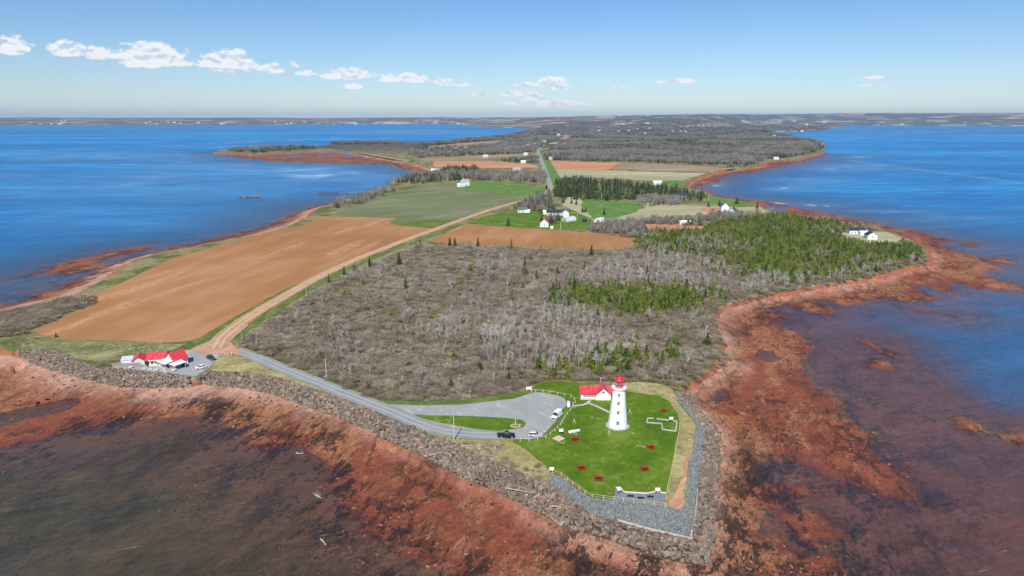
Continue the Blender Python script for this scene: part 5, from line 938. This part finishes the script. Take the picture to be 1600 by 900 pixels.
TPX = ([(377, 542), (371, 533), (392, 520), (432, 497), (482, 466), (532, 437), (584, 411), (625, 394), (657, 384), (700, 385), (760, 388), (830, 391), (900, 394), (968, 395), (994, 387), (1000, 375), (960, 369), (925, 363), (915, 358), (928, 353), (960, 351), (1000, 347), (1100, 344), (1110, 338), (1160, 338), (1215, 336), (1290, 343), (1330, 350), (1360, 356), (1380, 361), (1330, 361), (1306, 365), (1318, 374), (1350, 381), (1402, 380), (1440, 384), (1443, 396), (1438, 408), (1409, 412), (1375, 422), (1341, 432), (1296, 438), (1240, 448), (1180, 458), (1150, 466), (1125, 474), (1110, 484), (1107, 492), (1110, 505), (1116, 524), (1123, 532), (1116, 541), (1127, 552), (1115, 565), (1090, 579), (1075, 591), (1055, 600), (1000, 597), (905, 595), (868, 594), (840, 598), (825, 604), (790, 615), (718, 625), (650, 627), (610, 626), (580, 619), (540, 606), (500, 588), (440, 566), (400, 550)])
THICK = WS(TPX)
_b = WS([(1443, 396), (1055, 600)]); THICKO = []
for q_ in TPX: THICKO.append(W(q_[0]+(9 if q_[0] > 1040 and q_[1] > 380 else 0), q_[1]+(6 if q_[0] > 1040 and q_[1] > 380 else 0)))
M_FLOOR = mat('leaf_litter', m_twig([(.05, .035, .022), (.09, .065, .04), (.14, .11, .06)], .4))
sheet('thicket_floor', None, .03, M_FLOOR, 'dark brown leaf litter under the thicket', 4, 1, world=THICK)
CLR = [WS([(1004, 351), (1054, 351), (1106, 354), (1098, 364), (1085, 362), (1037, 361), (1008, 363)])]
GREEN = [WS([(985, 378), (1060, 366), (1085, 362), (1150, 346), (1215, 342), (1300, 350), (1325, 382), (1410, 386), (1440, 396), (1436, 402), (1400, 409), (1340, 424), (1280, 434), (1230, 438), (1190, 430), (1150, 416), (1120, 398), (1050, 392)])]
PATCHC = WS([(882, 474), (905, 459), (960, 461), (1030, 458), (1095, 463), (1100, 480), (1060, 487), (1030, 489), (960, 487), (910, 478)]); PATCHD = WS([(905, 585), (900, 572), (925, 558), (1000, 552), (1060, 556), (1075, 566), (1040, 578), (960, 590)]); PATCHE = WS([(820, 590), (850, 575), (900, 572), (900, 592), (850, 598)])
DZ = [(WS([(740, 560), (770, 500), (870, 470), (960, 500), (960, 575), (850, 590), (780, 585)]), .55), (WS([(900, 440), (960, 400), (1080, 392), (1140, 425), (1150, 450), (1080, 450), (950, 452)]), .42), (WS([(1150, 462), (1190, 432), (1260, 438), (1340, 426), (1430, 408), (1436, 412), (1340, 434), (1240, 449)]), .7), (WS([(960, 395), (1000, 372), (1100, 365), (1140, 400), (1080, 395), (1010, 392)]), .55), (WS([(640, 520), (700, 505), (760, 520), (720, 545)]), .25), (WS([(740, 420), (800, 415), (810, 430), (760, 435)]), .3), (WS([(1010, 575), (1060, 555), (1125, 540), (1128, 556), (1080, 585), (1040, 595)]), .1)]
gx, gy = in_poly_points(THICKO, 2.6); _g = np.zeros(len(gx), bool)
for g_ in GREEN+[PATCHC]:
    a_, b_ = in_poly_points(g_, 2.3); gx = np.concatenate([gx, a_]); gy = np.concatenate([gy, b_])
 
k = (sdist(gx, gy, LAND) > .6) & ~((gy < 260) & (gx > 75) & ~inside(gx, gy, THICK)); gx = gx[k]; gy = gy[k]
for c in CLR: k = ~inside(gx, gy, c); gx = gx[k]; gy = gy[k]
d_ = np.hypot(gx, gy); k = (d_ < 450) | (RNG.random(len(gx)) < .72); gx, gy, d_ = gx[k], gy[k], d_[k]; n = len(gx)
green = np.zeros(n)
for g_ in GREEN: green = np.where(inside(gx, gy, g_), .9-.5*(fbm(gx, gy, 25, 3, 70) > .16)*1.0, green)
green = np.where(inside(gx, gy, PATCHC), .85, green); green = np.where(inside(gx, gy, PATCHD), .5, green); green = np.where(inside(gx, gy, PATCHE), .45, green)
pc_ = sdist(gx, gy, PATCHC); green = np.where((pc_ < 0) & (pc_ > -16), .28, green); ed = sdist(gx, gy, GREEN[0]); green = np.where((ed < 0) & (ed > -25), .25, green); green = np.maximum(green, .006)
dead = np.full(n, .025)
for p_, v_ in DZ: dead = np.maximum(dead, np.where(inside(gx, gy, p_), v_*(.6+1.6*np.clip(fbm(gx, gy, 16, 3, 71)+.2, 0, 1)), 0))
far_b = (gy > 560) & (green < .2); bare = np.where(far_b, .7, .07)
u = RNG.random(n); kind = np.where(u < green, 0, np.where(RNG.random(n) < dead, 1, np.where(RNG.random(n) < bare, 2, 3)))
cover = fbm(gx, gy, 20, 3, 72) > -.30; keep = cover | (kind == 0); gx, gy, kind, d_ = gx[keep], gy[keep], kind[keep], d_[keep]
trunc = {}
def plantset(kd, meshes, hgt, name, label, cat, grp, stlabel, wide=1.0, tilt=.08, parts=None, nmax=300):
    i = np.where(kind == kd)[0]; i = i[np.argsort(d_[i])]; n = len(i)
    if not n: return
    edge = np.clip(sdist(gx[i], gy[i], THICKO if len(THICK) > 30 else THICK)/6, .6, 1)
    h = RNG.uniform(hgt[0], hgt[1], n)*edge*(1+.25*fbm(gx[i], gy[i], 30, 3, 75)*2); w = h*wide*RNG.uniform(.85, 1.2, n); rot = np.stack([RNG.uniform(-tilt, tilt, n), RNG.uniform(-tilt, tilt, n), RNG.uniform(0, 6.28, n)], -1); idx = RNG.integers(0, len(meshes), n)
    pts = np.stack([gx[i], gy[i], np.full(n, -.05)], -1); scl = np.stack([w, w, h], -1); m_ = min(n, nmax)
    for q in range(m_):
        if parts:
            e_ = link(bpy.data.objects.new(name, None)); c_ = link(bpy.data.objects.new('crown', parts[idx[q]][0]), e_); t2 = link(bpy.data.objects.new('trunk', parts[idx[q]][1]), e_); e_.location = pts[q]; e_.rotation_euler = rot[q]; e_.scale = scl[q]; tag(e_, label, cat, grp)
        else: o = link(bpy.data.objects.new(name, meshes[idx[q]])); o.location = pts[q]; o.rotation_euler = rot[q]; o.scale = scl[q]; tag(o, label, cat, grp)
    if n > m_: stuff(name+'_thicket', stlabel, cat+'s', meshes, pts[m_:], rot[m_:], scl[m_:], idx[m_:])
    print(name, n)
plantset(0, YSPF, (3.2, 7.6), 'young_spruce', 'young bright green spruce among the bare shrubs of the thicket', 'spruce', 'young spruces of the thicket', 'dense bright green young spruce wood on the east point', 1.15, .05, YSP)
plantset(1, DEADS, (4.5, 8.0), 'dead_tree', 'pale leafless dead tree standing in the thicket', 'dead tree', 'dead trees of the thicket', 'pale dead tree trunks standing through the thicket', 1.0, .2)
plantset(2, BARES, (5, 8.0), 'bare_tree', 'grey leafless tree standing in the thicket', 'bare tree', 'bare trees of the thicket', 'grey leafless trees at the back of the thicket', 1.15, .08)
plantset(3, SHR, (2.6, 4.3), 'bare_shrub', 'grey brown leafless shrub of the dense thicket', 'shrub', 'shrubs of the thicket', 'dense grey brown leafless thicket between road and lighthouse', 1.35, .12)
# left shore shrubs
gx, gy = in_poly_points(WS([(-120, 525), (-60, 500), (10, 488), (70, 474), (110, 468), (148, 464), (150, 473), (130, 482), (100, 492), (60, 512), (40, 522), (0, 527), (-100, 535)]), 2.4); kind = np.full(len(gx), 3); d_ = np.hypot(gx, gy); THICK = WS([(-140, 540), (-60, 497), (20, 484), (110, 464), (155, 462), (150, 474), (100, 494), (60, 514), (0, 532)])
plantset(3, SHR, (2.6, 4.2), 'shore_shrub', 'grey leafless shrub on the bank left of the ploughed field', 'shrub', 'shrubs on the left bank', 'dense grey shrubs on the left bank', 1.35, .12)
gx, gy = in_poly_points(WS([(0, 533), (60, 528), (62, 536), (20, 542), (-20, 540)]), 2.6); A2 = in_poly_points(WS([(152, 571), (160, 562), (190, 556), (225, 556), (215, 566), (178, 573)]), 1.8); A3 = in_poly_points(WS([(640, 622), (700, 622), (790, 611), (825, 602), (826, 606), (790, 617), (700, 627), (600, 627)]), 2.6); A4 = in_poly_points(WS([(705, 690), (790, 694), (820, 705), (850, 735), (855, 748), (842, 748), (789, 726), (736, 703)]), 2.0)
EE = [LANDPX.index((1062, 604)), LANDPX.index((1446, 403))]; A5 = [[], []]
for a_, b_ in zip(LAND[EE[0]:EE[1]], LAND[EE[0]+1:EE[1]+1]):
    v_ = Vector((b_[0]-a_[0], b_[1]-a_[1])); n_ = Vector((v_.y, -v_.x)).normalized()
    for _ in range(int(v_.length/.9)): s_ = random.random(); o_ = random.uniform(-2.5, 2.2); A5[0].append(a_[0]+v_.x*s_+n_.x*o_); A5[1].append(a_[1]+v_.y*s_+n_.y*o_)
ngx = len(gx)+len(A2[0])+len(A3[0])+len(A4[0])
gx = np.concatenate([gx, A2[0], A3[0], A4[0], A5[0]]); gy = np.concatenate([gy, A2[1], A3[1], A4[1], A5[1]]); k = (fbm(gx, gy, 12, 3, 77) > -.12) | (np.arange(len(gx)) > ngx); big_ = (np.arange(len(gx)) > ngx)[k]; gx, gy = gx[k], gy[k]; n = len(gx); s = RNG.uniform(.7, 1.6, n)*np.where(big_, 1.7, 1); stuff('low_brush', 'low brown brush on the rough slopes', 'brush', SHR, np.stack([gx, gy, terrain(gx, gy)[0]-.1], -1), np.stack([np.zeros(n), np.zeros(n), RNG.uniform(0, 6, n)], -1), np.stack([s*1.5, s*1.5, s*.8], -1), RNG.integers(0, 6, n))
# dry grass tufts
M_TUFT = mat('straw_tufts', m_twig([(.30, .26, .12), (.42, .38, .2), (.52, .47, .28), (.62, .57, .38)], .1)); TUF = [shrub_mesh(90+i, 90, M_TUFT, .6, .07, .35) for i in range(4)]
gx = []; gy = []
for p_, sp in [([(160, 545), (170, 536), (240, 540), (285, 540), (262, 549), (215, 555)], 1.5), ([(338, 562), (345, 556), (372, 557), (400, 567), (450, 590), (500, 610), (560, 636), (600, 652), (549, 630), (478, 603), (433, 590), (389, 583), (340, 579)], 1.3), ([(640, 664), (790, 688), (839, 717), (862, 738), (872, 745), (855, 753), (842, 751), (789, 728), (705, 690)], 1.5), ([(960, 606), (1000, 613), (1033, 618), (1047, 628), (1058, 645), (1060, 660), (1068, 640), (1052, 612), (1040, 603), (1000, 598), (960, 600)], 1.3), ([(1062, 664), (1057, 691), (1051, 722), (1045, 753), (1041, 772), (1047, 780), (1062, 740), (1074, 705), (1080, 680), (1070, 655)], 1.6), ([(440, 570), (500, 594), (560, 616), (600, 628), (650, 629), (590, 624), (540, 607)], 1.8)]:
    a = in_poly_points(WS(p_), sp); gx.append(a[0]); gy.append(a[1])
gx = np.concatenate(gx); gy = np.concatenate(gy); k = fbm(gx, gy, 8, 3, 78) > -.1; gx, gy = gx[k], gy[k]; n = len(gx); s = RNG.uniform(.4, .95, n); stuff('straw_grass', 'pale straw coloured grass tufts on the dune slopes', 'dry grass', TUF, np.stack([gx, gy, np.full(n, .05)], -1), np.stack([np.zeros(n), np.zeros(n), RNG.uniform(0, 6, n)], -1), np.stack([s*1.6, s*1.6, s*.7], -1), RNG.integers(0, 4, n))
# single spruces
def spruce(px, h, label, par=None, m_=SPR, w=1.0, name='spruce_tree'):
    p_ = m_[random.randrange(4)]; e_ = thing(name, label, 'spruce', (*W(*px), -.05), random.uniform(0, 6)); e_.scale = (h*w, h*w, h)
    for nm, me in (('crown', p_[0]), ('trunk', p_[1])): link(bpy.data.objects.new(nm, me), e_)
for x, y, h, w, lb in [(514, 441, 6, .9, 'small dark spruce between dirt road and thicket, nearest the lane'), (538, 430, 6.5, 1, 'dark spruce beside the dirt road, second from the lane'), (554, 425, 7, 1.4, 'broad dark spruce beside the dirt road'), (578, 419, 8, 1, 'dark spruce by the dirt road right of the broad one'), (624, 417, 11, 1, 'tall dark spruce in the upper left of the thicket'), (634, 456, 9, .9, 'ragged dark spruce deep in the left of the thicket'), (657, 384, 6, .9, 'small spruce at the left corner of the smaller brown field'), (703, 387, 9, 1, 'left one of two dark spruces in front of the smaller brown field'), (711, 388, 9.5, 1, 'right one of two dark spruces in front of the smaller brown field'), (675, 398, 6.5, 1, 'small spruce left of the pair before the brown field'), (747, 387, 9, .9, 'single dark spruce before the middle of the brown field'), (799, 391, 9, .9, 'dark spruce before the brown field left of its centre'), (820, 433, 13, 1, 'tallest dark spruce in the middle of the thicket'), (838, 440, 8, 1.1, 'squat spruce right of the tallest thicket spruce'), (924, 402, 10, 1, 'dark spruce near the right end of the brown field'), (1011, 436, 10, .8, 'slim dark spruce behind the green patch'), (897, 460, 11, .8, 'slim dark spruce at the left end of the green patch'), (874, 462, 9, .8, 'slim dark spruce left of the green patch'), (732, 440, 6, 1.2, 'squat green spruce left of the pale dead trunks'), (795, 598, 5, 1.1, 'small green spruce above the upper edge of the parking loop'), (913, 425, 8, .9, 'spruce in the bare trees below the brown field'),
                       (794, 353, 9.5, 1, 'lone spruce on the farm lawn left of the red roofed house'), (910, 331.5, 6.5, 1.5, 'left of two round spruces on the rough pasture'), (914.5, 331.5, 6.5, 1.5, 'right of two round spruces on the rough pasture'), (944, 335.5, 7, 1.4, 'lone round spruce on the rough pasture'), (900.5, 320, 7, 1.4, 'spruce at the top of the rough pasture, rightmost of three'), (893, 318, 6, 1.5, 'spruce at the top of the rough pasture, middle of three'), (880, 317, 7, 1.4, 'spruce at the top of the rough pasture, leftmost of three'), (1151, 319, 10, 1.5, 'large round spruce behind the two gabled house'), (1107, 323, 7, 1.6, 'round spruce left of the two gabled house'), (1183, 326, 9, .9, 'spruce at the shore right of the two gabled house'), (1124, 322, 8, 1, 'spruce just behind the two gabled house'), (854, 296, 8, 1.3, 'spruce at the bend between dirt and paved road'), (858, 304, 9, 1.4, 'spruce at the inner side of the road bend'), (88, 527, 2.6, 1.6, 'small dark bush at the left end of the brown field')]:
    spruce((x, y), h, lb, None, SPR, w)
# middle distance woods: clumps
def clump(name, spec, seed, R_c=1.0):
    rr = random.Random(seed); L_ = []; mats_ = []
    for me, k, h0, h1 in spec:
        for _ in range(k):
            if me[0].materials[0] not in mats_: mats_.append(me[0].materials[0])
            m_ = me[rr.randrange(len(me))]; h = rr.uniform(h0, h1); w = rr.uniform(1, 1.4)
            T = Matrix.Translation((rr.uniform(-7, 7), rr.uniform(-7, 7), 0)) @ Matrix.Rotation(rr.uniform(0, 6), 4, 'Z') @ Matrix.Diagonal((h*w, h*w, h, 1)); L_.append((m_, T, mats_.index(m_.materials[0])))
    return merge(name, L_, mats_)
LB = [bare_tree_mesh(130+i, M_BARE, .26, 96, .04, .02, .3) for i in range(3)]; LC = [spruce_meshes(140+i, M_SPRUCE, 6, 7, .24)[0] for i in range(3)]; LY = [spruce_meshes(150+i, M_YSPR, 6, 7, .26)[0] for i in range(2)]
CLG = [clump('bare_clump', [(LB, 9, 7, 11), (LC, 1, 7, 10)], i) for i in range(4)]; CLM = [clump('mixed_clump', [(LB, 5, 7, 10), (LC, 5, 7, 12)], 10+i) for i in range(4)]; CLD = [clump('spruce_clump', [(LC, 9, 7, 12), (LB, 1, 6, 9)], 20+i) for i in range(4)]; CLY = [clump('green_clump', [(LC, 5, 5, 9), (LY, 4, 5, 8)], 30+i) for i in range(2)]
CL_ALL = CLG+CLM+CLD+CLY
SHEETS = [WS(p) for p in [[(854, 250), (975, 254), (1095, 260), (1150, 262), (1105, 272), (1072, 282), (1040, 284), (872, 278), (862, 264)], [(672, 252), (722, 250.5), (768, 251), (818, 256), (839, 257), (839, 263), (722, 264), (678, 262)], [(655, 229), (722, 223.5), (771, 219.5), (807, 221.5), (771, 226), (706, 231), (670, 233)], [(640, 249), (722, 243.5), (812, 240), (838, 240), (838, 244), (757, 250), (674, 253)]]] + [LAND and [(x, y) for x, y in WS([(850, 226), (838, 237), (845, 260), (860, 296), (869, 296), (862, 270), (852, 245), (846, 236), (853, 227)])]]
wp = []
def wood(px, mix, step=14, n=None, amp=1):
    poly = WS(px); P = np.array(poly); rr_ = np.hypot(P[:, 0], P[:, 1]); aa_ = np.arctan2(P[:, 0], P[:, 1]); lo, hi = rr_.min(), rr_.max(); a0, a1 = aa_.min(), aa_.max()
    m = int((a1-a0)*np.log(hi/lo)*1.0/((step/1000.)**2)); m = min(m, 400000)       # density falls with distance squared
    r = lo*np.exp(RNG.random(m)*np.log(hi/lo)); a = a0+RNG.random(m)*(a1-a0); x = r*np.sin(a); y = r*np.cos(a); k = inside(x, y, poly)
    near = r < 1000; k &= ~(near & (RNG.random(m) > (r/1000)**2+.35))
    for s_ in SHEETS: k &= ~inside(x, y, s_)
    x, y, r = x[k], y[k], r[k]; nn_ = fbm(x, y, 180, 4, 81)*1.6+RNG.uniform(-.5, .5, len(x))*.55; q = nn_+.5
    c = np.cumsum(mix)/sum(mix); ty = np.digitize(q, c[:-1]) if len(mix) > 1 else np.zeros(len(q), int); wp.append((x, y, r, ty))
wood([(514, 321), (545, 313), (580, 304), (600, 298), (618, 292), (630, 294), (603, 304), (562, 320), (527, 327)], (.55, .35, .1, 0), 14)
wood([(617, 287), (640, 277), (672, 271), (700, 270), (760, 272), (850, 272), (857, 284), (845, 288), (800, 284), (760, 283), (700, 283), (655, 288)], (.35, .35, .3, 0), 11)
wood([(690, 271), (690, 266), (745, 264), (750, 268), (720, 271)], (0, .2, .8, 0), 10)
wood([(866, 307), (870, 285), (900, 282), (940, 286), (1000, 292), (1060, 296), (1098, 303), (1108, 311), (1095, 314), (1020, 312), (950, 314), (900, 312)], (.05, .25, .45, .3), 10)
wood([(998, 323), (1000, 311), (1058, 309), (1062, 321)], (.85, .15, 0, 0), 9)
wood([(805, 329), (815, 318), (850, 304), (862, 308), (868, 330), (850, 328), (845, 333), (828, 330)], (.5, .4, .1, 0), 10)
wood([(848, 344), (875, 342), (878, 350), (856, 350)], (.3, .6, .1, 0), 9)
wood([(862, 261), (930, 264), (1000, 266), (1095, 268), (1095, 272), (1000, 270), (960, 269), (930, 266), (862, 263)], (.3, .4, .3, 0), 12)
wood([(852, 251), (853, 243), (870, 228), (900, 213), (950, 204), (1050, 203), (1200, 210), (1240, 215), (1268, 219), (1280, 222), (1286, 230), (1268, 239), (1240, 245), (1195, 249), (1183, 257), (1100, 257.5), (1000, 253), (920, 252)], (.42, .34, .2, .04), 7)
wood([(640, 241), (660, 226), (722, 218), (771, 214), (820, 207), (850, 213), (880, 214), (850, 226), (838, 236), (820, 240), (740, 243), (650, 247)], (.45, .4, .15, 0), 10)
wood([(770, 252), (838, 246), (839, 256), (800, 255), (775, 252)], (.6, .3, .1, 0), 11)
wood([(352, 236), (385, 232), (424, 229.5), (482, 229.5), (495, 232), (430, 236), (400, 239)], (.35, .45, .2, 0), 10)
wood([(521, 223.5), (560, 222), (605, 222), (640, 224), (600, 226), (530, 226)], (.3, .4, .3, 0), 10)
wood([(800, 209), (824, 204), (850, 198), (1000, 195), (1200, 196), (1300, 197), (1280, 201), (1200, 207), (1000, 203), (900, 212)], (.45, .35, .2, 0), 10)
wood([(1090, 262), (1180, 259), (1190, 252), (1192, 257), (1180, 261)], (.3, .3, .4, 0), 10)
wood([(945, 352), (1000, 348), (1105, 345), (1110, 338), (1160, 339), (1215, 336), (1160, 345), (1100, 350), (1000, 350)], (.7, .3, 0, 0), 12)
x = np.concatenate([w[0] for w in wp]); y = np.concatenate([w[1] for w in wp]); r = np.concatenate([w[2] for w in wp]); ty = np.concatenate([w[3] for w in wp])
slw = sdist(x, y, LAND); k = slw > 4; x, y, r, ty = x[k], y[k], r[k], ty[k]
zz = np.array(hill(x, y)); n = len(x); print('clumps', n); base_i = np.array([0, 4, 8, 12])[np.clip(ty, 0, 3)]; idx = base_i+RNG.integers(0, 4, n)%np.where(ty >= 3, 2, 4)
hs = RNG.uniform(.75, 1.15, n)*np.where(r < 1000, .8, 1); ws = np.clip(r/1800, .5, 2.2)*RNG.uniform(.8, 1.2, n)
stuff('distant_woods', 'grey bare and dark spruce woods covering the land beyond the fields', 'woods', CL_ALL, np.stack([x, y, zz-.1], -1), np.stack([np.zeros(n), np.zeros(n), RNG.uniform(0, 6.28, n)], -1), np.stack([ws, ws, hs], -1), idx)
# driftwood
def drift(px, label, L_, seed, z=.2, rz=None):
    rr = random.Random(seed); b = MB(); t_ = thing('driftwood', label, 'driftwood', (*W(*px, z), z), rz if rz is not None else rr.uniform(0, 3)); b.tube((-L_/2, 0, .25), (L_/2, .1, .35), .15, .07, 6); b.build('log', MBONE, t_)
    for k in range(6): b = MB(); x = rr.uniform(-L_/2, L_/2); b.tube((x, 0, .3), (x+rr.uniform(-1, 1)*L_*.16, rr.choice((-1, 1))*rr.uniform(.4, 1)*L_*.2, rr.uniform(.3, 1.3)), .09, .03, 4); b.build('branch', MBONE, t_)
for i, (x, y, L_, z, rz, lb) in enumerate([(718, 694, 4.2, .1, .9, 'bleached stump with branches right of the pale pole'), (732, 698, 4.2, .1, .2, 'bleached branched driftwood on the grassy slope below the loop'), (775, 697, 5.5, .1, 1.5, 'bleached upright-looking snag below the black pickup'), (771, 715, 5, .1, 1.4, 'bleached forked snag lower on the grassy slope'), (755, 702, 3.5, .1, .3, 'short bleached log on the grassy slope'), (677, 711, 6, -1.2, .4, 'bleached trunk lying on the boulders left of the pole'), (812, 768, 8.5, -1.2, -.35, 'long straight bleached log on the boulders'), (741, 731, 3, -1, -.7, 'short bleached log on the middle boulders'), (842, 774, 3.4, -1, .9, 'bleached stick among the boulders below the chips'), (879, 793, 6.0, -.9, -.1, 'bleached branching driftwood tree on the boulders below the chips'), (598, 661, 4, -1, .5, 'thin bleached log on the boulders beside the lane'), (497, 777, 3.5, SEA+.1, -.7, 'bleached log lying in the shallow left bay'), (505, 848, 3.5, SEA+.1, -.9, 'bleached log lying in the lower left bay'), (468, 710, 2.5, SEA+.1, -.2, 'small bleached log on the flats at the top of the left bay')]): drift((x, y), lb, L_, i, z, rz)
# ------------------------------------------------------------------ haze
hm = bpy.data.materials.new('haze_air'); hm.use_nodes = True; ht = NT(hm.node_tree)
pv = ht.n('ShaderNodeVolumePrincipled', {'Color': (.42, .70, 1.0, 1), 'Density': 3.2e-5, 'Anisotropy': .0}); ht.n('ShaderNodeOutputMaterial', {'Volume': pv.outputs[0]})
b = MB(); b.box(0, 0, -16, 60000, 60000, 340); hz = b.build('haze', hm); tag(hz, 'thin blue summer haze in the air over the whole view', 'haze', kind='stuff')
